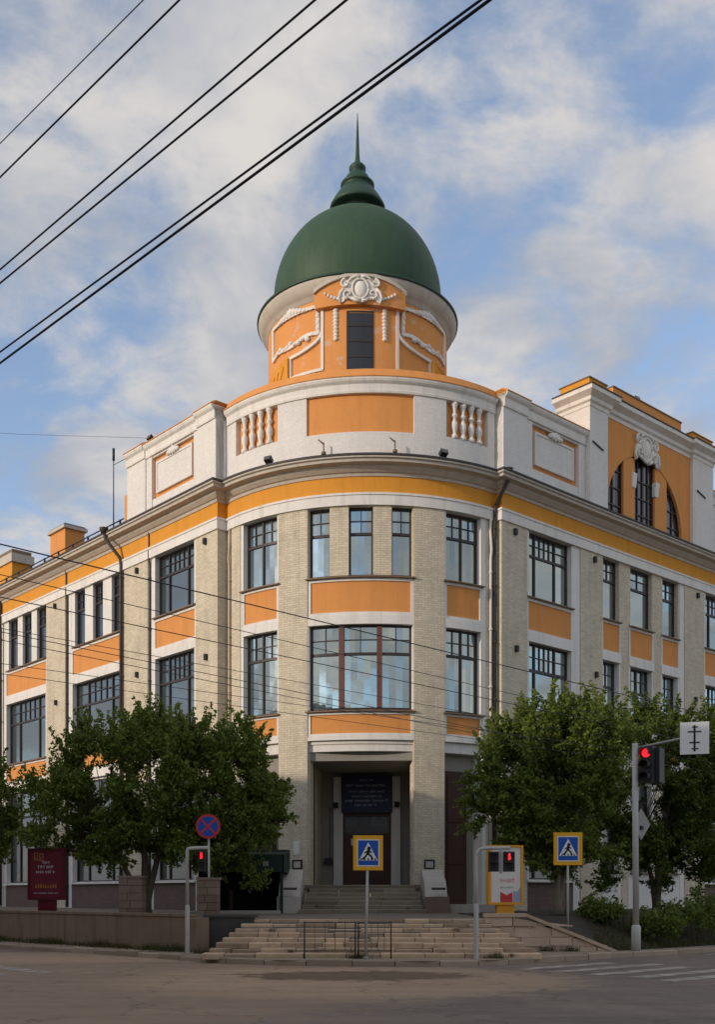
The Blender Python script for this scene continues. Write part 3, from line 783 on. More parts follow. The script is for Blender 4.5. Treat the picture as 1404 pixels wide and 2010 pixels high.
# glazing of the three lights
for a, b in ((AC-AR, 8.05), (8.90, 10.50), (11.46, AC+AR)):
    mb = MB(); n = -.08
    k = 10; pts = [(a+(b-a)*i/k) for i in range(k+1)]
    outline = [(a, 17.7), (b, 17.7)] + [(x, max(17.72, hole(x)-.0)) for x in reversed(pts)]
    ins = lambda x: min(max(x, a+.07), b-.07)
    for i in range(k):
        x0, x1 = pts[i], pts[i+1]; h0, h1 = hole(x0), hole(x1)
        mb.poly(MR, [(x0, max(17.7, h0-.09)), (x1, max(17.7, h1-.09)), (x1, h1+.02), (x0, h0+.02)], n-.04, n+.05)
    xm = [a+.03, b-.03] + ([a+(b-a)*j/4 for j in (1, 2, 3)] if 8.8 < a < 9 else [a+(b-a)*.5])
    for x in xm: 
        if hole(x) > 18.2: mb.box(MR, x-.03, x+.03, n-.035, n+.045, 17.7, hole(x)-.03)
    for zz_ in (18.45, 19.2, 19.95):
        xa, xb = a, b; r2 = AR*AR-(zz_-AZ0)**2
        if r2 > 0: xa = max(a, AC-sqrt(r2)); xb = min(b, AC+sqrt(r2))
        if xb-xa > .15: mb.box(MR, xa, xb, n-.03, n+.04, zz_-.025, zz_+.025)
    wo = part(mb, 'window', 'frame_dark')
    gm = MB()
    for i in range(k):
        x0, x1 = pts[i], pts[i+1]; h0, h1 = max(17.72, hole(x0)), max(17.72, hole(x1))
        i0 = gm.add([MR(x0, n-.01, 17.7), MR(x1, n-.01, 17.7), MR(x1, n-.01, h1), MR(x0, n-.01, h0)]); gm.face((i0, i0+1, i0+2, i0+3))
    gm.build('pane', 'glass_attic', wo)
# raised archivolt line, cartouche
mb = cartouche(MR, AC, 21.36, .98, .17)
mb.build('cartouche', 'plaster_white', attic)
def acorn(n): return [(-1.4, 22.0), (n+.03, 22.0), (n+.05, 22.14), (n+.14, 22.2), (n+.16, 22.34), (n+.34, 22.46), (n+.40, 22.5), (n+.40, 22.68), (-1.4, 22.68)]
APATH = [MR(QA, -1.4, 0)[:2], MR(QA, .26, 0)[:2], MR(6.62, .26, 0)[:2], MR(6.62, .10, 0)[:2], MR(13.4, .10, 0)[:2], MR(13.4, .26, 0)[:2], MR(QB, .26, 0)[:2], MR(QB, -1.4, 0)[:2]]
part(MB().path(APATH, [(n if n > 0 else -.05, z) for n, z in acorn(0)]), 'attic_cornice', 'plaster_white')
part(MB().path(APATH, [(-.05, 22.684), (.44, 22.684), (.44, 22.725), (-.05, 22.725)]), 'attic_flashing', 'flashing')
part(MB().box(MR, QA+.05, QB-.05, -1.4, .045, 22.0, 22.72), 'attic_top', 'roof_grey')
for a, b in ((QA, 6.62), (13.4, QB)):
    part(MB().box(MR, a+.02, b-.02, -1.3, .22, 22.73, 23.2), 'attic_block', 'ochre')
    part(MB().box(MR, a-.02, b+.02, -1.34, .26, 23.2, 23.25), 'block_cap', 'sill_brown')
part(MB().box(MR, 6.62, 7.3, -.9, .02, 22.73, 22.98), 'attic_block', 'orange'); part(MB().box(MR, 12.7, 13.4, -.9, .02, 22.73, 22.98), 'attic_block', 'orange')
part(MB().box(MR, 7.3, 12.7, -.9, .06, 22.73, 23.46), 'attic_block', 'orange'); part(MB().box(MR, 7.27, 12.73, -.94, .1, 23.46, 23.51), 'block_cap', 'sill_brown')
part(MB().box(MR, 6.63, 13.39, -3.5, -1.4, 17.6, 22.6), 'attic_back', 'roof_grey')
for s_ in (5.9, 14.1):
    mb = MB(); mb.tube([MR(s_-.4, .30, 20.55), MR(s_+.35, .30, 20.35)], .03, 6); part(mb, 'wall_tie', 'metal_dark')

# --- roofs
part(ngon([(-5.0, 46.0), (-3.9, 44.2), (0, 41.4), (4.2, 43.4), (5.6, 45.6), (3, 52), (-3, 52)], 20.0).sweep(W, [(-60, 17.6), (-46, 17.6), (-46, 19.9), (-60, 19.9)], -3, 6), 'roof', 'roof_grey')
mb = MB(); mb.sweep(ML, [(-.5, 17.9), (-.6, 17.95), (-6, 18.4), (-6, 17.0)], 6.9, LEND); part(mb, 'wing_roof', 'roof_grey')
# roof railing on left wing
mb = MB(); s_ = 7.8
while s_ < 26: mb.tube([ML(s_, -.1, 17.8), ML(s_, -.1, 18.45)], .05, 6); s_ += 1.5
for z_ in (18.15, 18.42): mb.tube([ML(7.5, -.1, z_), ML(26, -.1, z_)], .03, 6)
part(mb, 'roof_railing', 'metal_dark')
def chimney(s0, s1, n0, n1, z1, cap='plaster'):
    c = part(MB().box(ML, s0, s1, n0, n1, 17.6, z1), 'chimney', 'orange')
    MB().box(ML, s0-.12, s1+.12, n0-.12, n1+.12, z1, z1+.16).build('chimney_cap', 'cornice_cream', c)
    MB().box(ML, s0-.04, s1+.04, n0-.04, n1+.04, z1+.16, z1+.24).build('chimney_top', 'flashing', c)
chimney(13.9, 15.5, -1.55, -.5, 19.72)
c = part(MB().box(ML, 20.0, 22.0, -1.6, -.5, 17.6, 19.45), 'chimney', 'ochre')
MB().box(ML, 19.85, 22.1, -1.7, -.4, 19.45, 19.9).build('chimney_cap', 'cornice_cream', c); MB().box(ML, 20.0, 22.0, -1.6, -.5, 19.9, 20.15).build('chimney_top', 'sill_brown', c)

# --- downpipes
def downpipe(m, s, zt, n=.13, head=True, r=.075, mat='pipe_dark', out=.75, ds=.55, z0=1.0):
    mb = MB(); pts = [m(s-ds*.2, out, zt+.05), m(s-ds*.15, out-.02, zt-.35), m(s, n+.05, zt-1.15), m(s, n, zt-1.45), m(s, n, z0)]
    mb.tube(pts, r, 8)
    if head: mb.lathe((pts[0][0], pts[0][1], zt), [(.0, -.1), (.12, -.1), (.2, .12), (.2, .16), (0, .16)], 10)
    z_ = zt-2
    while z_ > 2: mb.lathe((pts[-1][0], pts[-1][1], z_), [(r, -.03), (r+.025, -.03), (r+.025, .03), (r, .03)], 8); z_ -= 2.2
    part(mb, 'downpipe', mat)
downpipe(ML, 7.36, 17.72, .11, out=.74, ds=-2.0); downpipe(ML, 5.1, 17.2, -.0, False, .045, out=.05, ds=0); downpipe(ML, 12.7, 17.2, 0, False, .06, out=.05, ds=0); downpipe(ML, 20.1, 17.2, .1, False, .08, out=.12, ds=0)
x_, y_, _ = MA(g(44.4), .12, 0)
downpipe(MA, g(44.3), 17.72, .10, True, .07, out=.72, ds=-.4); downpipe(MA, g(42.9), 16.0, .06, False, .05, 'plaster_white', .06, 0); downpipe(MA, g(-47.2), 16.0, .06, False, .05, 'brick_grey', .06, 0)

# --- tower: drum, rim, dome, finial
TC = (0.0, 46.0); MD = Arc(TC, 3.8, 0, .16)
H = pi*3.8
mb = MB(); mb.lathe((TC[0], TC[1], 0), [(3.8, 19.6), (3.8, 25.3)], 96); drum = part(mb, 'tower_drum', 'orange_worn')
mb = MB(); mb.lathe((TC[0], TC[1], 0), [(3.78, 25.02), (3.86, 25.06), (3.88, 25.16), (3.98, 25.22), (4.1, 25.36), (4.2, 25.56), (4.22, 25.66), (3.4, 25.7)], 96); part(mb, 'drum_cornice', 'cornice_cream')
mb = MB(); mb.lathe((TC[0], TC[1], 0), [(4.2, 25.665), (4.27, 25.665), (4.28, 25.75), (3.55, 25.98), (3.3, 25.98)], 96); part(mb, 'drum_flashing', 'finial_green')
prof = [(3.50, 25.85), (3.50, 26.2)] + [(3.57*cos(t), 26.75+3.72*sin(t)) for t in [radians(-6+2*i*2.0) for i in range(0, 23)]] + [(.7, 30.44)]
mb = MB(); mb.lathe((TC[0], TC[1], 0), prof, 96); dome = part(mb, 'dome', 'dome_green')
fp = [(.80, 30.30), (.74, 30.6), (.76, 30.84), (1.10, 30.76), (1.19, 30.80), (1.17, 30.9), (1.0, 31.2), (.80, 31.48), (.70, 31.62), (.64, 31.66), (.64, 31.76), (.72, 31.78), (.72, 31.86), (.60, 31.9), (.58, 32.0), (.48, 32.18), (.34, 32.32), (.27, 32.36), (.27, 32.42), (.36, 32.5), (.36, 32.6), (.28, 32.7), (.16, 32.78), (.11, 32.9), (.085, 33.2), (.06, 33.9), (.03, 34.6), (.012, 34.95)]
mb = MB(); mb.lathe((TC[0], TC[1], 0), fp, 40); part(mb, 'finial', 'finial_green', dome)
gd = MD.deg
# frontispiece: proud plate with lintel block, side scroll outlines, window, cartouche
fr_ = part(MB().box(MD, gd(-21), gd(24), -.2, .14, 19.8, 24.55), 'frontispiece', 'orange_worn')
mb = MB(); k = 24; top = []
for i in range(k+1):
    u = -1+2*i/k; top.append((gd(1.5)+u*gd(25.5), 25.08+.0 + .50*max(0, cos(u*pi/2))**.8))
mb_pts = [(gd(1.5)-gd(25.5), 24.52), (gd(1.5)+gd(25.5), 24.52)] + top[::-1]
# build as columns so that it follows the drum
for (a, b) in zip(top, top[1:]): mb.poly(MD, [(a[0], 24.52), (b[0], 24.52), (b[0], b[1]), (a[0], a[1])], -.1, .36)
part(mb, 'frontispiece_head', 'orange_worn')
mb = MB()
for (a, b) in zip(top, top[1:]): mb.poly(MD, [(a[0], a[1]+.002), (b[0], b[1]+.002), (b[0], b[1]+.13), (a[0], a[1]+.13)], -.1, .46)
part(mb, 'head_moulding', 'cornice_cream')
part(MB().box(MD, gd(-6.6), gd(9.6), -.1, .16, 24.38, 24.515), 'lintel', 'orange_worn')
wo = part(MB().frame(MD, gd(-6.2), gd(9.2), .142, .165, 21.7, 24.37, .05), 'window', 'frame_dark')
mb = MB()
for z_ in (22.0, 22.6, 23.2, 23.8): mb.box(MD, gd(-5.5), gd(8.5), .143, .172, z_-.035, z_+.035)
mb.build('glazing_bar', 'frame_dark', wo)
zs = [21.74, 22.0, 22.6, 23.2, 23.8, 24.33]
for z0_, z1_ in zip(zs, zs[1:]): MB().box(MD, gd(-5.5), gd(8.5), .141, .150, z0_+.036, z1_-.036).build('pane', 'glass_attic', wo)
mb = cartouche(MD, gd(1.5), 25.06, .78, .42)
for sx_ in (-1, 1):
    for k in range(7): u = k/6; mb.blob(MD, gd(1.5)+sx_*(.55+.72*u), .37, 24.72+.30*u*u, .10-.01*k, .06, .07, 7, 4, .2)
part(mb, 'cartouche', 'plaster_white')
for c in (gd(-12.5), gd(15.6)):
    mb = MB(); z_ = 24.44
    for k in range(9): mb.blob(MD, c, .16, z_, .11-.002*k, .07, .085, 8, 5, .08); z_ -= .14
    part(mb, 'garland_drop', 'plaster_white')
def curve_strip(pts, w, n0, n1, name):
    mb = MB(); mb.stroke(MD, pts, w, n0, n1); part(mb, name, 'plaster_white')
for sg, x0, x1 in ((-1, gd(-20.5), gd(-43)), (1, gd(23.5), gd(48))):
    cv = [(x1+(x0-x1)*sin(t), 23.78-.75*cos(t)) for t in [pi/2*i/10 for i in range(11)]]
    pts = [(x0, 24.5), (x0, 22.2)] + [(x0+(x1-x0)*i/6, 22.2) for i in range(1, 7)] + cv
    mb = MB()
    for (p, q) in zip(cv, cv[1:]): mb.poly(MD, [(p[0], 19.8), (q[0], 19.8), q, p], -.2, .08)
    part(mb, 'buttress', 'orange_worn')
    curve_strip(pts, .11, .02, .19, 'scroll_moulding')
for sg, xa, xb in ((-1, gd(-64), gd(-24)), (1, gd(28), gd(69))):
    K = 12; lo, hi = 23.50, 24.78
    bot = [(xa+(xb-xa)*i/K, lo + .07*sin(i/K*pi*3) + (.22*(i/K) if sg < 0 else .22*(1-i/K))) for i in range(K+1)]
    topl = [(xa+(xb-xa)*i/K, hi) for i in range(K+1)]
    pts = bot + topl[::-1] + [bot[0]]
    curve_strip(pts, .13, .0, .09, 'panel_moulding')
    mb = MB(); c = (xa+xb)/2
    for k in range(9):
        u = (k-4)/4; mb.blob(MD, c+u*.7, .06, hi+.15*(1-abs(u)), .12, .08, .09+.07*(1-abs(u)), 8, 5, .25)
        mb.blob(MD, c+u*.85, .06, lo+.12+.06*sin(k*2), .12, .08, .09, 8, 5, .25)
    for z_ in (23.9, 24.15, 24.4): mb.blob(MD, xb if sg < 0 else xa, .06, z_, .09, .07, .10, 8, 5, .2)
    part(mb, 'panel_ornament', 'plaster_white')['kind'] = 'stuff'
# small slatted lean-to roofs at the drum foot
for sg in (-1, 1):
    e0, e1 = (gd(-67), gd(-43.2)) if sg < 0 else (gd(72), gd(48.2))
    lt = part(MB().poly(MD, [(e0, 21.4), (e1, 21.4), (e1, 23.02), (e1+(e0-e1)*.5, 22.86), (e0, 22.35)], -.1, .30), 'lean_to', 'ochre')
    for k in range(5):
        u = .1+k*.19; MB().stroke(MD, [(e0+(e1-e0)*u, 22.3+.5*u), (e0+(e1-e0)*max(0, u-.35), 21.5)], .03, .300, .312).build('slat', 'ochre', lt)

# --- entrance: porch, upper steps, door
ax = radians(-4.0); PA = Flat(MA(0, 0, 0)[:2], (cos(ax), sin(ax)), (sin(ax), -cos(ax)))     # n negative = into the porch
LZ = 1.95
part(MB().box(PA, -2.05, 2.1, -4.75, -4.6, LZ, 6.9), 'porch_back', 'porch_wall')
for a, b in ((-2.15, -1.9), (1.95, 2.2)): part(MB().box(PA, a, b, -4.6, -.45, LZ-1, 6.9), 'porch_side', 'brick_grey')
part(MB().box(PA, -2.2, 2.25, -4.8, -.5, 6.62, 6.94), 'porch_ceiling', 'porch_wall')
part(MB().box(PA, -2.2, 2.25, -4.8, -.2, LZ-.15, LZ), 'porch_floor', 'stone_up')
for a, b in ((-1.38, -1.0), (1.0, 1.38)): part(MB().box(PA, a, b, -4.6, -4.42, LZ, 6.45), 'door_surround', 'plaster_white')
door = part(MB().frame(PA, -1.0, 1.0, -4.6, -4.5, LZ, 4.92, .09), 'entrance_door', 'door_wood')
for a, b in ((-.905, -.01), (.01, .905)):
    lf = MB().box(PA, a, b, -4.58, -4.53, LZ+.09, 4.1).build('door_leaf', 'door_wood', door)
    MB().frame(PA, a+.1, b-.1, -4.53, -4.51, LZ+.25, 3.0, .05).frame(PA, a+.1, b-.1, -4.53, -4.51, 3.15, 4.0, .05).build('leaf_moulding', 'door_wood', door)
MB().box(PA, -.905, .905, -4.57, -4.545, 4.14, 4.8).build('transom_pane', 'glass_dark', door)
MB().tube([PA(-.12, -4.48, 2.9), PA(-.12, -4.46, 3.3)], .02, 6).build('handle', 'metal_grey', door)
MB().box(PA, -.66, -.44, -4.506, -4.50, 3.62, 3.9).build('notice', 'sign_white', door)
def glyphs(mb, m, c, w, z, h, n0, n1):
    """a line of lettering too small to read: short upright marks in word groups"""
    a = c-w/2; end = c+w/2
    while a < end-h*.3:
        L = rnd.randint(3, 9)
        for _ in range(L):
            gw = h*rnd.uniform(.45, .75)
            if a+gw > end: break
            k = rnd.random()
            if k < .4: mb.box(m, a, a+gw*.3, n0, n1, z, z+h); mb.box(m, a+gw*.3, a+gw, n0, n1, z+h*.42, z+h*.62)
            elif k < .7: mb.box(m, a, a+gw*.3, n0, n1, z, z+h); mb.box(m, a+gw*.65, a+gw*.95, n0, n1, z, z+h)
            else: mb.box(m, a, a+gw*.9, n0, n1, z+h*.75, z+h); mb.box(m, a+gw*.3, a+gw*.6, n0, n1, z, z+h*.75)
            a += gw*1.2
        a += h*.5
sg_ = thing('name_board', 'dark navy name board with pale lettering above the entrance door', 'sign', PA(0, -4.4, 4.95))
MB().box(PA, -1.03, 1.03, -4.41, -4.34, 4.97, 6.5).build('panel', 'board_blue', sg_)
MB().frame(PA, -1.05, 1.05, -4.42, -4.325, 4.95, 6.52, .035).build('frame', 'metal_dark', sg_)
mb = MB()
for (w, z_, h) in ((.6, 6.26, .08), (1.7, 6.03, .09), (1.5, 5.78, .09), (1.25, 5.58, .09), (1.8, 5.40, .10), (1.0, 5.22, .10)): glyphs(mb, PA, 0, w, z_, h, -4.339, -4.334)
mb.build('lettering', 'board_text', sg_, 'stuff')
for s_, z_ in ((-1.28, 5.28), (1.25, 5.3)):
    mb = MB(); mb.box(PA, s_-.1, s_+.1, -4.42, -4.2, z_-.12, z_+.1); mb.blob(PA, s_, -4.18, z_-.05, .09, .07, .1, 8, 5); part(mb, 'wall_lamp', 'metal_dark')
part(MB().box(PA, -1.75, -1.45, -4.58, -4.36, 2.85, 3.1), 'letter_box', 'metal_dark')
mb = MB(); mb.tube([PA(-1.55, -4.57, 3.1), PA(-1.55, -4.57, 5.2)], .012, 5); part(mb, 'conduit', 'metal_dark')
# plaques on the piers
for c in (g(-19.3), g(21.0)):
    pq = part(MB().frame(MA, c-.2, c+.2, .0, .05, 2.55, 2.9, .05), 'plaque', 'metal_dark'); MB().box(MA, c-.15, c+.15, .001, .03, 2.6, 2.85).build('plate', 'stone_pale', pq)
part(MB().box(MA, g(-20.6), g(-18.6), .001, .02, 3.1, 3.6), 'notice', 'sign_white')
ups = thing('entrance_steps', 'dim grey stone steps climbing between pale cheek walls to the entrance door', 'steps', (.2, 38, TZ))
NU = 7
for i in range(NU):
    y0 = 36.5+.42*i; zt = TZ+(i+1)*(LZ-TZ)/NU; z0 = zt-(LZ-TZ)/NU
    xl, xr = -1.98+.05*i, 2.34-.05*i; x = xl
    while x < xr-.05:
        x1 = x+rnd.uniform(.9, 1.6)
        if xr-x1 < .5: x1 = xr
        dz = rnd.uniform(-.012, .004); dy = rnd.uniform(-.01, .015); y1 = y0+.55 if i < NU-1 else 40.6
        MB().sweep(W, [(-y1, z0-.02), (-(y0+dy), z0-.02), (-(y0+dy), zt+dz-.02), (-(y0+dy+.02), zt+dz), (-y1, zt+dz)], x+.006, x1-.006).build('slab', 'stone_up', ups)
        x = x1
for sg, xa, xb in ((-1, -2.72, -1.98), (1, 2.34, 3.1)):
    nm = MB().poly(Flat((xa, 0), (0, 1), (1, 0)), [(36.7, TZ), (39.95, TZ), (39.95, 2.5), (39.2, 2.5), (38.6, 2.25), (37.7, 2.05), (37.1, 1.55), (36.7, 1.5)], 0, xb-xa).build('cheek_wall', 'stone_pale', ups)
    MB().box(W, xa-.03, xb+.03, -37.15, -36.65, TZ, 1.52).build('cheek_block', 'stone_pink' if sg > 0 else 'stone_pale', ups)
    MB().box(W, xa+.2, xb-.1, -36.95, -36.60, 1.75, 1.83).build('handrail_stub', 'concrete_dark', ups)
solo(MB().box(W, 3.2, 4.9, -37.9, -37.2, TZ, 1.25), 'stone_ledge', 'stone_pale', 'pale stone ledge beside the right cheek wall of the entrance', 'ledge')

# ---------------------------------------------------------------- things on the building
def floodlight(p, yaw, label, up=.35):
    t = thing('floodlight', label, 'floodlight', p)
    m = Flat(p[:2], (cos(yaw), sin(yaw)), (sin(yaw), -cos(yaw)))
    MB().tube([p, (p[0], p[1], p[2]+.14)], .02, 6).build('bracket', 'metal_dark', t)
    MB().sweep(m, [(-.06, p[2]+.10), (.12, p[2]+.20), (.06, p[2]+.36), (-.13, p[2]+.22)], -.15, .15).build('housing', 'metal_dark', t)
    MB().sweep(m, [(.121, p[2]+.205), (.127, p[2]+.208), (.07, p[2]+.352), (.064, p[2]+.35)], -.13, .13).build('lens', 'glass_dark', t)
p = MA(g(-27), .45, 17.75); floodlight(p, -.5, 'small dark floodlight on the cornice left of the curved bay panel')
p = MA(g(24), .45, 17.75); floodlight(p, .5, 'small dark floodlight on the cornice right of the curved bay panel')
p = ML(5.2, -.1, 21.06); floodlight(p, -.8, 'dark floodlight perched on the left parapet corner')
p = MR(9.6, -.3, 23.51); floodlight(p, .6, 'floodlight standing on top of the right attic block')
for th, side in ((-10.3, 'left'), (10.2, 'right')):
    x, y, _ = MA(g(th), .25, 0); t = thing('flag_holder', f'rusty little flag holder post on the cornice under the {side} end of the orange panel', 'flag holder', (x, y, 17.75))
    MB().tube([(x, y, 17.75), (x, y, 18.35)], .03, 6).build('post', 'sill_brown', t)
    MB().lathe((x, y, 17.9), [(.03, 0), (.09, .0), (.09, .1), (.03, .12)], 8).build('collar', 'sill_brown', t); MB().tube([(x, y, 18.3), (x-.2, y-.1, 18.42)], .025, 6).build('socket', 'sill_brown', t)
x, y, _ = ML(8.75, -.3, 0); t = thing('roof_mast', 'thin antenna mast standing on the left roof behind the railing', 'antenna', (x, y, 17.7))
MB().tube([(x, y, 17.6), (x, y, 21.7)], [.035, .02], 6).build('mast', 'metal_dark', t); MB().tube([(x, y, 21.45), (x, y, 22.0)], .06, 8).build('antenna_head', 'metal_dark', t); MB().tube([(x, y, 21.25), (x+1.3, y-1.4, 21.2)], .015, 5).build('stay', 'metal_dark', t)

# ---------------------------------------------------------------- canopy over the basement entrance
cn = thing('canopy', 'dark green sloped canopy over the shadowed basement entrance left of the steps', 'canopy', (-3.7, 37.5, TZ))
MB().sweep(W, [(-39.6, 3.15), (-36.4, 2.35), (-36.4, 2.42), (-39.6, 3.24)], -5.35, -2.5).build('roof_sheet', 'awning_green', cn)
MB().box(W, -5.35, -2.5, -36.42, -36.36, 2.36, 2.95).build('fascia', 'awning_green', cn)
MB().poly(Flat((-2.5, 0), (0, 1), (1, 0)), [(36.36, 2.36), (39.6, 2.36), (39.6, 3.2), (36.36, 2.95)], -.03, .02).build('side_panel', 'awning_green', cn)
MB().poly(Flat((-5.35, 0), (0, 1), (1, 0)), [(36.36, .95), (39.6, .95), (39.6, 3.2), (36.36, 2.95)], -.03, .02).build('side_panel', 'awning_green', cn)
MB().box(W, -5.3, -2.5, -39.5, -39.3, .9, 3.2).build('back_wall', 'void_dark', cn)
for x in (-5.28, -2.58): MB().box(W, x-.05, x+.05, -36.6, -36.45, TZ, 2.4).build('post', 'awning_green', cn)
MB().box(W, -4.9, -3.0, -38.8, -38.7, .95, 2.3).build('door', 'void_dark', cn)  # panel coloured near-black for the shade inside the opening
MB().box(W, -3.2, -3.0, -36.356, -36.35, 2.55, 2.72).build('lamp', 'metal_grey', cn)
MB().box(W, -5.0, -2.6, -37.0, -36.3, TZ, 1.05).build('threshold', 'stone_pale', cn)
MB().box(W, -4.42, -4.3, -37.2, -37.1, 1.0, 1.75).build('bollard_post', 'door_red', cn)

# ---------------------------------------------------------------- stone gate pillars
def pillar(x, y, label, w=.62, h=1.15, z0=TZ):
    t = thing('stone_pillar', label, 'pillar', (x, y, z0), 'stone pillars on the terrace edge')
    MB().box(W, x-w/2+.02, x+w/2-.02, -(y+w/2-.02), -(y-w/2+.02), z0, z0+h).build('pillar_core', 'concrete_dark', t)
    z_ = z0; n = 5
    for k in range(n):
        hh = h/n; off = .5 if k % 2 else .38
        xs = [x-w/2, x-w/2+w*off, x+w/2]
        for a, b in zip(xs, xs[1:]):
            dn = rnd.uniform(0, .025); MB().box(W, a+.006, b-.006, -(y+w/2), -(y-w/2)+dn, z_+.006, z_+hh-.006).build('stone_block', 'stone_pink', t)
        z_ += hh
    MB().box(W, x-w/2-.03, x+w/2+.03, -(y+w/2+.03), -(y-w/2-.03), z_, z_+.07).build('capstone', 'stone_pink', t)
pillar(-6.9, 33.0, 'squat pinkish stone pillar beside the leaning tree trunks', .70)
pillar(-4.15, 30.0, 'squat pinkish stone pillar below the round no stopping sign', .58, 1.05)

# ---------------------------------------------------------------- advertising boards
ad = thing('poster_board', 'dark red advertising board with white lettering behind the retaining wall', 'advertising board', (-9.8, 34, TZ), 'advertising boards')
m = Flat((-9.8, 34), (.995, -.10), (-.10, -.995))
MB().box(m, -.60, .60, -.1, .08, 1.42, 3.05).build('case', 'citylight_red', ad); MB().frame(m, -.60, .60, .081, .12, 1.42, 3.05, .06).build('frame', 'citylight_red', ad)
po = MB().box(m, -.535, .535, .082, .09, 1.485, 2.985).build('poster', 'poster_red', ad)
mb = MB()
for w, z_, h in ((.26, 2.56, .075), (.56, 2.42, .085), (.66, 2.26, .085)): glyphs(mb, m, 0, w, z_, h, .0905, .094)
mb.build('lettering', 'poster_text', po, 'stuff')
mb = MB(); mb.frame(m, -.40, -.27, .0905, .094, 2.72, 2.92, .035); mb.frame(m, -.23, -.09, .0905, .094, 2.72, 2.90, .035); mb.poly(m, [(-.4, 2.68), (-.05, 2.62), (-.06, 2.68), (-.38, 2.72)], .0905, .094)
for k in range(9): mb.poly(m, [(-.36+k*.08, 1.80), (-.30+k*.08, 1.80), (-.32+k*.08, 1.92+.05*sin(k)), (-.35+k*.08, 1.90)], .0905, .094)
mb.build('emblem', 'poster_gold', po, 'stuff')
mb = MB(); glyphs(mb, m, 0, .8, 1.62, .035, .0905, .094); mb.build('small_print', 'poster_text', po, 'stuff')
MB().box(m, -.28, .28, -.09, .07, TZ, 1.42).build('pedestal', 'citylight_red', ad)
ad = thing('poster_board', 'bright yellow framed advertising board with white poster on the terrace edge', 'advertising board', (3.98, 29, TZ), 'advertising boards')
m = Flat((3.98, 29), (.985, .17), (.17, -.985))
MB().box(m, -.48, .48, -.14, .06, 1.32, 2.92).build('case', 'citylight_yellow', ad); MB().frame(m, -.48, .48, .061, .10, 1.32, 2.92, .06).build('frame', 'citylight_yellow', ad)
po = MB().box(m, -.415, .415, .062, .07, 1.385, 2.855).build('poster', 'poster_white', ad)
mb = MB(); mb.poly(m, [(-.16, 1.39), (.18, 1.39), (.18, 1.66), (.02, 1.58), (-.16, 1.67)], .0705, .074); mb.build('red_shape', 'sign_red', po)
mb = MB(); mb.poly(m, [(.19, 1.39), (.41, 1.39), (.41, 1.80), (.30, 1.66), (.20, 1.70)], .0705, .074); mb.build('blue_shape', 'board_text', po)
mb = MB(); glyphs(mb, m, .05, .46, 1.92, .10, .0705, .074); mb.build('headline', 'poster_pink', po, 'stuff')
mb = MB(); glyphs(mb, m, .05, .42, 1.76, .05, .0705, .074); mb.build('lettering', 'metal_grey', po, 'stuff')
MB().box(m, -.24, .24, -.12, .05, TZ, 1.32).build('pedestal', 'citylight_yellow', ad)

# ---------------------------------------------------------------- signs
def crossing_sign(x, y, z0, zb, w, h, yaw, label, lean=0.0):
    t = thing('crossing_sign', label, 'road sign', (x, y, z0), 'pedestrian crossing signs')
    MB().tube([(x-lean, y, z0-.05), (x, y, zb+h*.9)], .03, 8).build('post', 'pole_white', t)
    MB().tube([(x-lean, y, z0-.02), (x-lean, y, z0+.05)], .07, 10).build('post_foot', 'metal_grey', t)
    m = Flat((x, y), (cos(yaw), sin(yaw)), (sin(yaw), -cos(yaw))); c = zb+h/2
    MB().box(m, -w/2, w/2, .032, .05, zb, zb+h).build('border', 'sign_yellow', t)
    a = w*.34; b = h*.355
    MB().box(m, -a-.025, a+.025, .0505, .053, c-b-.025, c+b+.025).build('white_edge', 'sign_white', t)
    pl = MB().box(m, -a, a, .0535, .056, c-b, c+b).build('blue_field', 'sign_blue', t)
    MB().poly(m, [(-a*.92, c-b*.62), (a*.92, c-b*.62), (0, c+b*.86)], .0565, .059).build('triangle', 'sign_white', t)
    mb = MB(); n0, n1 = .0595, .062
    mb.poly(m, [(.055*cos(q)*.8+.02, c+b*.36+.055*sin(q)*.8) for q in [2*pi*i/10 for i in range(10)]], n0, n1)
    mb.stroke(m, [(.01, c+b*.22), (-.01, c-b*.08)], .07, n0, n1)
    mb.stroke(m, [(-.01, c-b*.08), (.07, c-b*.28), (.10, c-b*.52)], .042, n0, n1); mb.stroke(m, [(-.02, c-b*.08), (-.06, c-b*.3), (-.13, c-b*.5)], .042, n0, n1)
    mb.stroke(m, [(.01, c+b*.18), (-.08, c-b*.0)], .032, n0, n1); mb.stroke(m, [(.01, c+b*.18), (.08, c+b*.02)], .032, n0, n1)
    for k in (-2, -1, 0, 1, 2): mb.poly(m, [(k*.085-.018, c-b*.60), (k*.085+.018, c-b*.60), (k*.075+.012, c-b*.44), (k*.075-.014, c-b*.44)], n0+.0005*(k+3), n1+.0005*(k+3))
    mb.build('walker', 'sign_black', t, 'stuff')
    return t
crossing_sign(.24, 24.7, .12, 2.15, .685, .80, .10, 'yellow bordered pedestrian crossing sign in front of the entrance steps', .05)
crossing_sign(5.62, 28.75, .55, 2.38, .76, .87, -.06, 'yellow bordered pedestrian crossing sign in front of the right tree')
t = thing('no_stopping_sign', 'round blue and red no stopping sign above the left stone pillar', 'road sign', (-4.16, 30.7, TZ))
x, y, zc_ = -4.25, 30.6, 3.53; m = Flat((x, y), (1, 0), (0, -1))
MB().tube([(-4.23, 30.7, TZ), (-4.25, 30.7, 3.85)], .03, 8).build('post', 'pole_white', t)
circ = lambda r, k=32: [(r*cos(2*pi*i/k), zc_+r*sin(2*pi*i/k)) for i in range(k)]
MB().poly(m, circ(.35), .0, .02).build('red_disc', 'sign_red', t); MB().poly(m, circ(.285), .0205, .024).build('blue_disc', 'sign_blue', t)
mb = MB(); q = .285*.707
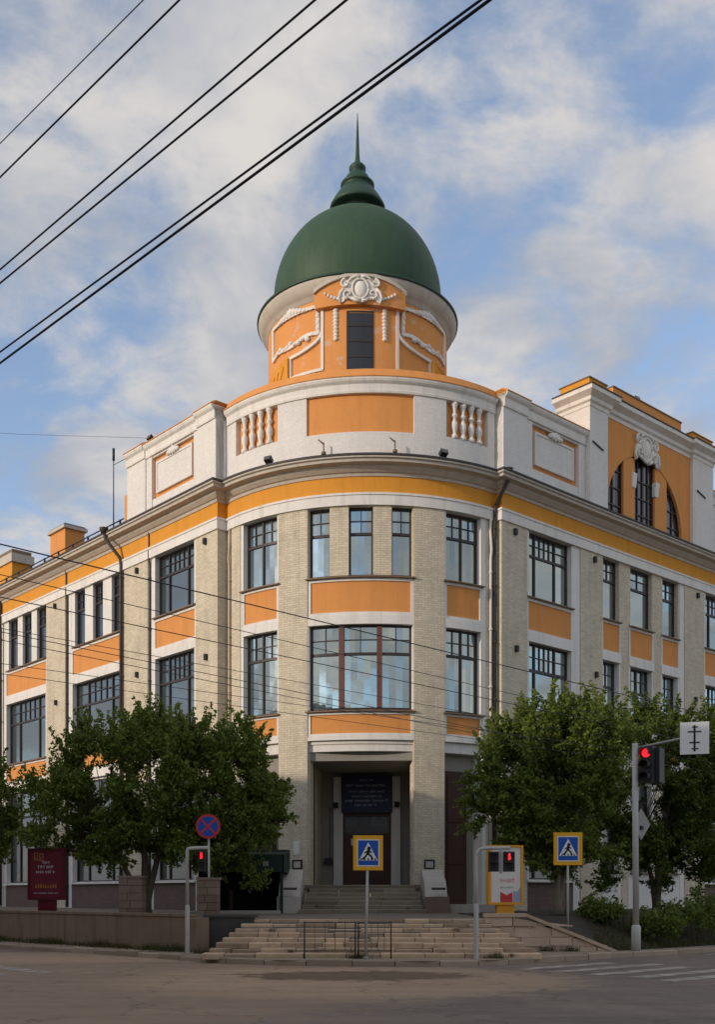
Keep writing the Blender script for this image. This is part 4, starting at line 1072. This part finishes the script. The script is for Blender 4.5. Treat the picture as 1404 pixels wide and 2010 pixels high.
mb.stroke(m, [(-q, zc_-q), (q, zc_+q)], .06, .0245, .028); mb.stroke(m, [(-q, zc_+q), (q, zc_-q)], .06, .0285, .032); mb.build('red_cross', 'sign_red', t)

# ---------------------------------------------------------------- signals
def ped_head(t, m, s, z0, h=.5, w=.2, lit=True):
    hd = MB().box(m, s-w/2, s+w/2, -.09, .09, z0, z0+h).build('signal_head', 'metal_dark', t)
    for k, zc in enumerate((z0+h*.73, z0+h*.27)):
        MB().poly(m, [(s+w*.34*cos(2*pi*i/14), zc+w*.36*sin(2*pi*i/14)) for i in range(14)], .091, .096).build('lens', 'sign_black', hd)
        MB().sweep(Flat(m(s, 0, 0)[:2], m.d, m.n), [(.09, zc+h*.20), (.20, zc+h*.17), (.20, zc+h*.185), (.09, zc+h*.215)], -w*.42, w*.42).build('hood', 'metal_dark', hd)
    if lit:
        zc = z0+h*.73; mb = MB(); mb.stroke(m, [(s, zc+.05), (s, zc-.06)], .055, .0965, .10); mb.stroke(m, [(s, zc+.02), (s+.035, zc-.03)], .02, .0965, .10)
        mb.poly(m, [(s+.025*cos(2*pi*i/8), zc+.075+.025*sin(2*pi*i/8)) for i in range(8)], .0965, .10); mb.build('red_figure', 'lens_red', hd)
t = thing('pedestrian_signal', 'angular white signal post with one small red light beside the left wall', 'traffic light', (-4.27, 27.0, .12), 'pedestrian signals at the kerb')
m = Flat((-4.27, 27.0), (1, 0), (0, -1))
MB().lathe((-4.27, 27.0, 0), [(.055, .1), (.055, .7), (.055, 1.3), (.045, 1.34)], 14).build('post_base', 'pole_white', t)
MB().tube([(-4.27, 27.0, 1.3), (-4.27, 27.0, 2.70), (-4.25, 27.0, 2.735), (-4.21, 27.0, 2.75), (-3.74, 27.0, 2.77)], .045, 10).build('post', 'pole_white', t)
ped_head(t, m, .36, 2.18, .52, .19)
t = thing('pedestrian_signal', 'bent white signal post with two dark heads in front of the yellow board', 'traffic light', (2.73, 24.75, .12), 'pedestrian signals at the kerb')
PX, PY = 2.73, 24.75
m = Flat((PX, PY), (1, 0), (0, -1))
MB().lathe((PX, PY, 0), [(.055, .1), (.055, .7), (.055, 1.35), (.043, 1.39)], 14).build('post_base', 'pole_white', t)
MB().tube([(PX, PY, 1.35), (PX, PY, 2.0), (PX, PY, 2.45), (PX+.02, PY, 2.56), (PX+.08, PY, 2.63), (PX+.18, PY, 2.66), (PX+.78, PY, 2.665)], .043, 10).build('post', 'pole_white', t)
MB().box(m, .54, .60, -.03, .03, 2.08, 2.66).build('hanger', 'pole_white', t)
ped_head(t, m, .40, 2.12, .46, .23, False); ped_head(t, m, .75, 2.12, .46, .25)
t = thing('traffic_light', 'tall grey pole with red traffic light and overhead arm beside the right trees', 'traffic light', (7.30, 28.2, .12))
X, Y = 7.30, 28.2
MB().tube([(X, Y, .05), (X, Y, .75), (X, Y, .80)], [.125, .125, .09], 12).build('pole_base', 'pole_white', t)
MB().tube([(X, Y, .80), (X-.03, Y, 5.55)], [.085, .075], 12).build('pole', 'pole_white', t)
MB().tube([(X, Y, 5.42), (X+.9, Y-.2, 5.60), (X+1.85, Y-.4, 5.78)], [.04, .035, .03], 8).build('arm', 'metal_grey', t)
m = Flat((X+.25, Y-.12), (.80, -.60), (-.60, -.80))
hd = MB().box(m, -.17, .17, -.2, .05, 4.50, 5.45).build('signal_head', 'metal_dark', t)
for k, (zc, mt) in enumerate(((5.28, 'lens_red'), (4.97, 'sign_black'), (4.66, 'sign_black'))):
    MB().poly(m, [(.115*cos(2*pi*i/18), zc+.115*sin(2*pi*i/18)) for i in range(18)], .051, .065).build('lens', mt, hd)
    mb = MB(); pts = [radians(-20+22*i) for i in range(11)]
    for a, b in zip(pts, pts[1:]):
        q = [m(.135*cos(a), .05, zc+.135*sin(a)), m(.135*cos(b), .05, zc+.135*sin(b)), m(.135*cos(b), .26, zc+.135*sin(b)-.01), m(.135*cos(a), .26, zc+.135*sin(a)-.01)]
        r = [m(.125*cos(a), .05, zc+.125*sin(a)), m(.125*cos(b), .05, zc+.125*sin(b)), m(.125*cos(b), .26, zc+.125*sin(b)-.01), m(.125*cos(a), .26, zc+.125*sin(a)-.01)]
        mb.quad(*q); mb.quad(*r); mb.quad(q[3], q[2], r[2], r[3])
    mb.build('hood', 'metal_dark', hd)
m2 = Flat((X+.55, Y+.05), (.6, .8), (.8, -.6)); h2 = MB().box(m2, -.17, .17, -.1, .15, 4.52, 5.42).build('signal_head', 'metal_dark', t)
MB().box(m, -.05, .02, -.3, .0, 4.42, 4.5).build('bracket', 'metal_grey', t)
t = thing('lane_sign', 'white lane direction sign hung on the traffic light arm', 'road sign', (X+1.5, Y-.4, 5.4))
m = Flat((X+1.42, Y-.36), (.96, -.28), (-.28, -.96))
MB().box(m, -.36, .36, .0, .02, 5.22, 6.05).build('panel', 'sign_white', t)
mb = MB(); mb.stroke(m, [(0, 5.30), (0, 5.96)], .05, .0205, .024); mb.stroke(m, [(-.16, 5.80), (.16, 5.80)], .035, .0245, .027); mb.stroke(m, [(-.12, 5.52), (.12, 5.52)], .035, .0245, .027); mb.stroke(m, [(-.07, 5.36), (.09, 5.36)], .03, .0245, .027); mb.stroke(m, [(-.06, 5.92), (.08, 5.92)], .03, .0245, .027)
mb.build('arrows', 'sign_black', t, 'stuff')
t = thing('diamond_sign', 'grey back of a diamond road sign on the traffic light pole', 'road sign', (X+.2, Y+.1, 3.3))
m = Flat((X+.17, Y+.13), (.7, .3), (.3, -.7)); MB().poly(m, [(0, 3.02), (.38, 3.44), (0, 3.86), (-.38, 3.44)], -.01, .01).build('plate', 'metal_grey', t)
MB().box(m, -.06, .06, .012, .05, 3.3, 3.4).build('clamp', 'metal_dark', t)

# guard railing along the kerb, two thin panels
for x0, x1, lab in ((-1.22, -.05, 'thin dark guard rail panel left of the central crossing sign'), (.02, .77, 'thin dark guard rail panel right of the central crossing sign')):
    t = thing('guard_rail', lab, 'railing', (x0, 24.75, .12), 'guard rails by the kerb')
    y = 24.75
    for x in (x0, x1): MB().tube([(x, y, .1), (x, y, .98)], .018, 6).build('post', 'metal_dark', t)
    for z_ in (.95, .30): MB().tube([(x0, y, z_), (x1, y, z_)], .012, 6).build('rail', 'metal_dark', t)
    k = 5; 
    for i in range(1, k): MB().tube([(x0+(x1-x0)*i/k, y, .30), (x0+(x1-x0)*i/k, y, .95)], .006, 5).build('baluster', 'metal_dark', t)

# ---------------------------------------------------------------- overhead cables
def cable(a, b, ext0, ext1, r, label, group, sag=.0):
    a, b = Vector(a), Vector(b); d = (b-a).normalized(); p0, p1 = a-d*ext0, b+d*ext1; L = (p1-p0).length
    pts = []
    for i in range(41):
        u = i/40; p = p0+(p1-p0)*u; pts.append((p.x, p.y, p.z + sag*((2*u-1)**2-.15)))
    solo(MB().tube(pts, r, 6), 'overhead_cable', 'cable', label, 'cable', group)
U = 'thick cables crossing the upper sky'
for a, b, r, lab in (((-2.87, 8.62, 7.6), (-1.43, 7.22, 7.6), .0042, 'thinnest overhead cable in the top left corner of the sky'),
                     ((-2.8, 8.42, 7.2), (-1.11, 6.74, 7.2), .0068, 'second overhead cable from the top left corner of the sky'),
                     ((-3.21, 9.66, 7.2), (-.26, 6.74, 7.2), .0076, 'third overhead cable from the top left corner, upper of the middle pair'),
                     ((-3.11, 9.35, 6.9), (-.06, 6.38, 6.9), .0076, 'fourth overhead cable from the top left corner, lower of the middle pair'),
                     ((-3.70, 11.13, 7.2), (.78, 6.74, 7.2), .0088, 'upper cable of the heavy pair passing just above the spire'),
                     ((-3.71, 11.16, 7.1), (.82, 6.62, 7.1), .0108, 'lower thickest cable of the heavy pair passing just above the spire')):
    cable(a, b, 60, 25, r, lab, U)
Lw = 'thin cables strung across the facade'
for a, b, r, lab in (((-5.52, 16.61, 7.0), (3.32, 25.3, 7.0), .011, 'highest thin cable slanting across the facade below the third floor sills'),
                     ((-5.46, 16.99, 6.6), (2.07, 24.98, 6.6), .007, 'second highest thin cable slanting across the facade'),
                     ((-6.02, 18.12, 6.6), (1.94, 26.15, 6.6), .009, 'third highest thin cable slanting across the facade'),
                     ((-6.19, 18.62, 6.2), (.44, 24.99, 6.2), .006, 'fourth highest thin cable slanting across the facade'),
                     ((-6.0, 18.05, 6.0), (1.9, 27.11, 6.0), .007, 'fourth lowest thin cable slanting across the facade'),
                     ((-6.19, 18.63, 6.0), (1.54, 27.51, 6.0), .007, 'third lowest thin cable slanting across the facade'),
                     ((-6.51, 19.59, 5.8), (2.18, 26.73, 5.8), .006, 'second lowest thin cable slanting across the facade'),
                     ((-6.48, 19.52, 5.6), (2.99, 27.71, 5.6), .006, 'lowest thin cable slanting across the facade above the trees')):
    cable(a, b, 25, 40, r, lab, Lw)
p = ML(5.2, -.1, 21.3); solo(MB().tube([p, (p[0]-6, p[1]+1, 21.9), (p[0]-14, p[1]+2.5, 23.0)], .007, 5), 'overhead_cable', 'cable', 'single faint wire leading left from the parapet floodlight', 'cable')

# ---------------------------------------------------------------- trees and shrubs
def add_leaves(verts, faces, tint, c, r, n, size, R, flat=.75):
    for _ in range(n):
        while True:
            p = Vector((R.uniform(-1, 1), R.uniform(-1, 1), R.uniform(-1, 1)))
            if p.length <= 1: break
        p = p*(p.length**.25 if p.length > 0 else 1)
        q = Vector((c[0]+p.x*r, c[1]+p.y*r, c[2]+p.z*r*flat))
        nrm = Vector((R.gauss(0, 1), R.gauss(0, 1), R.gauss(.5, 1))).normalized()
        u = nrm.orthogonal().normalized(); a = R.uniform(0, 2*pi); v = nrm.cross(u); d = u*cos(a)+v*sin(a); e = nrm.cross(d)
        L = size*R.uniform(.7, 1.35); w = L*.27
        d = (d+Vector((0, 0, -.25))).normalized()
        i = len(verts)
        verts += [tuple(q-d*L*.5), tuple(q+e*w), tuple(q+d*L*.5), tuple(q-e*w)]
        faces.append((i, i+1, i+2, i+3)); tint.append(R.random())
def leaf_object(verts, faces, tint, name, mat, parent):
    me = bpy.data.meshes.new(name); org = ORG.get(parent.name, Vector((0, 0, 0))) if parent else Vector((0, 0, 0))
    me.from_pydata([(v[0]-org[0], v[1]-org[1], v[2]-org[2]) for v in verts], [], faces)
    at = me.attributes.new('tint', 'FLOAT', 'FACE'); at.data.foreach_set('value', tint)
    me.materials.append(MATS[mat]); o = bpy.data.objects.new(name, me); COL.objects.link(o)
    if parent: o.parent = parent
    return o
def tree(base, label, trunks, crown, nclump, per, size, seed, mat='leaf', bark='bark', name='leafy_tree', tr=.17):
    """trunks: list of (dx,dy,z fork) leaning stems; crown: list of ellipsoids (cx,cy,cz,rx,ry,rz)"""
    R = random.Random(seed); t = thing(name, label, 'tree', base, 'leafy trees in front of the building')
    tips = []; vol = [c[3]*c[4]*c[5] for c in crown]; tv = sum(vol)
    for c, v in zip(crown, vol):
        for _ in range(max(3, int(nclump*v/tv))):
            while True:
                p = Vector((R.uniform(-1, 1), R.uniform(-1, 1), R.uniform(-1, 1)))
                if .15 < p.length <= 1: break
            p = p.normalized()*(p.length**.45)
            tips.append(Vector((c[0]+p.x*c[3], c[1]+p.y*c[4], c[2]+p.z*c[5])))
    B = Vector(base); mb = MB(); forks = []
    for (dx, dy, zf, rr) in trunks:
        f = Vector((B.x+dx, B.y+dy, zf)); pts = []
        for i in range(7):
            u = i/6; p = B.lerp(f, u); p.x += .10*sin(u*5+seed)*u; p.y += .08*cos(u*4)*u; p.x += dx*.25*(u*u-u); pts.append(p)
        mb.tube(pts, [rr*(1.35 if i == 0 else 1)*(1-.09*i) for i in range(7)], 10); forks.append((pts[-1], rr*.5, pts))
    for k, tip in enumerate(tips):
        f, rr, pts = min(forks, key=lambda q: (q[0]-tip).length)
        st = f if R.random() < .7 else pts[4]
        mid = st.lerp(tip, .5)+Vector((R.uniform(-.3, .3), R.uniform(-.3, .3), R.uniform(.0, .45)))
        r0 = rr*R.uniform(.22, .55) if k % 3 == 0 else rr*R.uniform(.10, .2)
        q = [st, st.lerp(mid, .5)+Vector((0, 0, .1)), mid, mid.lerp(tip, .6), tip]
        mb.tube(q, [r0, r0*.8, r0*.55, r0*.3, .006], 5, False)
    mb.build('trunk', bark, t)
    V, F, T = [], [], []; ztop = max(q.z for q in tips)
    for tip in tips:
        r = R.uniform(.28, .58); add_leaves(V, F, T, tip, r, int(per*(r/.5)**2*R.uniform(.5, 1.2)), size, R)
        high = tip.z > ztop-1.5
        for _ in range(6 if high else 4):                       # leafy shoots that make the outline ragged
            dv = Vector((R.gauss(0, .5), R.gauss(0, .5), R.gauss(.9 if high else .25, .45))).normalized(); L = R.uniform(.5, 1.25) if high else R.uniform(.35, .9)
            for q in range(8): add_leaves(V, F, T, tip+dv*L*(q+1)/8, .15-.010*q, int(per*.03)+1, size, R)
    leaf_object(V, F, T, 'crown', mat, t)
tree((-6.75, 34.3, TZ), 'broad dark green tree with leaning trunks left of the entrance', [(-.15, .1, 3.6, .17), (-1.35, .2, 3.4, .12), (.55, .2, 3.9, .13)],
     [(-6.5, 34.6, 5.0, 3.3, 2.0, 2.1), (-8.9, 34.4, 4.1, 2.1, 1.5, 1.4), (-4.3, 34.6, 4.7, 2.0, 1.6, 2.2), (-6.0, 34.2, 3.2, 2.6, 1.2, .9), (-3.1, 34.4, 3.5, .9, 1.0, 1.6)], 250, 260, .125, 11)
tree((6.15, 33.0, .95), 'bright green tree with pale trunk right of the entrance', [(-.05, .2, 3.2, .15), (.5, .3, 3.4, .11)],
     [(5.9, 33.2, 4.9, 2.2, 1.7, 2.4), (4.7, 33.0, 4.5, 1.3, 1.3, 1.9), (6.9, 33.2, 5.9, 1.5, 1.4, 1.5), (6.1, 33, 3.1, 1.9, 1.3, .9)], 195, 260, .125, 23, bark='bark_pale')
tree((10.3, 37.0, .95), 'darker green tree behind the traffic light on the right', [(.0, .1, 3.2, .15), (-.5, .2, 3.4, .11)],
     [(10.2, 37.2, 5.2, 2.6, 1.8, 2.6), (8.7, 37.0, 3.4, 1.2, 1.3, 1.8), (12.2, 37, 4.6, 1.8, 1.5, 2.8), (13.6, 38, 4.2, 1.4, 1.5, 2.6), (10.6, 36.6, 2.8, 1.6, 1.2, 1.0)], 230, 250, .125, 37, 'leaf_dark')
tree((-12.7, 37.5, TZ), 'tree cut off by the left edge with foliage over a thin trunk', [(.1, 0, 3.4, .10)],
     [(-13.4, 37.6, 4.4, 1.4, 1.4, 1.9)], 60, 250, .125, 41)
def shrub(x, y, z, rx, ry, rz, n, seed, label):
    R = random.Random(seed); t = thing('shrub', label, 'shrub', (x, y, z), 'low shrubs on the right bank'); V, F, T = [], [], []; mb = MB()
    for k in range(16):
        a = R.uniform(0, 2*pi); d = sqrt(R.random()); tip = Vector((x+d*rx*cos(a), y+d*ry*sin(a), z+rz*R.uniform(.35, 1.0)))
        mb.tube([(x+.2*d*rx*cos(a), y+.2*d*ry*sin(a), z-.05), tuple(tip)], [.018, .006], 5, False)
        add_leaves(V, F, T, tip, R.uniform(.25, .42), n//16, .12, R)
    mb.build('stems', 'bark', t); leaf_object(V, F, T, 'foliage', 'leaf_dark', t)
for i, (x, y, rx, ry, rz, lab) in enumerate(((8.3, 30.2, .8, .6, .75, 'low dark shrub just right of the traffic light pole'), (9.9, 31.6, 1.1, .8, 1.1, 'rounded dark shrub between the traffic pole and right edge'),
                                             (11.3, 33.4, 1.2, .9, 1.3, 'dark shrub at the right edge of the picture'), (6.9, 30.3, .55, .5, .5, 'small dark shrub left of the traffic light pole'))):
    shrub(x, y, zbank(x, y), rx, ry, rz, 1900, 60+i, lab)
# grass and weeds
R = random.Random(5); V, F, T = [], [], []
def blade(x, y, z, h):
    a = R.uniform(0, 2*pi); w = .012; b = R.uniform(-.5, .5)*h; i = len(V)
    V.extend([(x-w*cos(a), y-w*sin(a), z), (x+w*cos(a), y+w*sin(a), z), (x+b*cos(a*2), y+b*sin(a*2), z+h)]); F.append((i, i+1, i+2)); T.append(R.random())
for _ in range(5200):
    u = R.uniform(-.3, 16); p = A+dw*u+nw*abs(R.gauss(.08, .22)); k = .5+.5*sin(u*2.1)+.4*sin(u*5.3)
    if R.random() < .35+.6*k: blade(p.x, p.y, .11, R.uniform(.05, .13)*(1+.9*max(0, k)))
for _ in range(7000):
    s_ = R.uniform(1.0, 16); q = R.uniform(0, 1)**1.4*2.4; x = 5.6+s_*.743-q*.669*.0; y = ystart(x)+.02+q
    if x > 6.3: blade(x, y, zbank(x, y)-.01, R.uniform(.06, .22))
for _ in range(500):
    c = R.choice(((4.9, 27.95), (5.5, 27.95), (3.2, 24.9), (-3.9, 27.0), (.05, 24.85), (6.2, 33.0))); x, y = c[0]+R.gauss(0, .14), c[1]+R.gauss(0, .06)
    blade(x, y, .11 if y < 29 else .94, R.uniform(.06, .22))
o = leaf_object(V, F, T, 'grass', 'grass_blade', None); o['kind'] = 'stuff'; o['label'] = 'tufts of grass and weeds along the walls and bank'; o['category'] = 'grass'

# ---------------------------------------------------------------- building across the street (behind the photographer), it shades the crossing
ap = thing('apartment_block', 'brown apartment block across the left street', 'building', (-25, 12, 0))
MO = Flat((-7.0, -3.0), DL, (-NL[0], -NL[1]))            # facade towards the corner building
S0, S1, AH = -26.0, 62.0, 13.6
MB().box(MO, S0, S1, -14, 0, 0, AH).build('wall', 'apartment', ap)
MB().poly(Flat(MO(S0, 0, 0)[:2], (NL[0], NL[1]), (-DL[0], -DL[1])), [(-.6, AH), (14.6, AH), (7, AH+2.4)], -(S1-S0), 0).build('roof', 'roof_grey', ap)
for fl_ in range(4):
    s_ = S0+2
    while s_ < S1-2:
        wn = MB().frame(MO, s_, s_+1.5, -.05, .04, 1.4+fl_*3.1, 3.2+fl_*3.1, .08).build('window', 'sign_white', ap)
        MB().box(MO, s_+.08, s_+1.42, .001, .02, 1.48+fl_*3.1, 3.12+fl_*3.1).build('pane', 'glass_dark', wn)
        s_ += 3.4
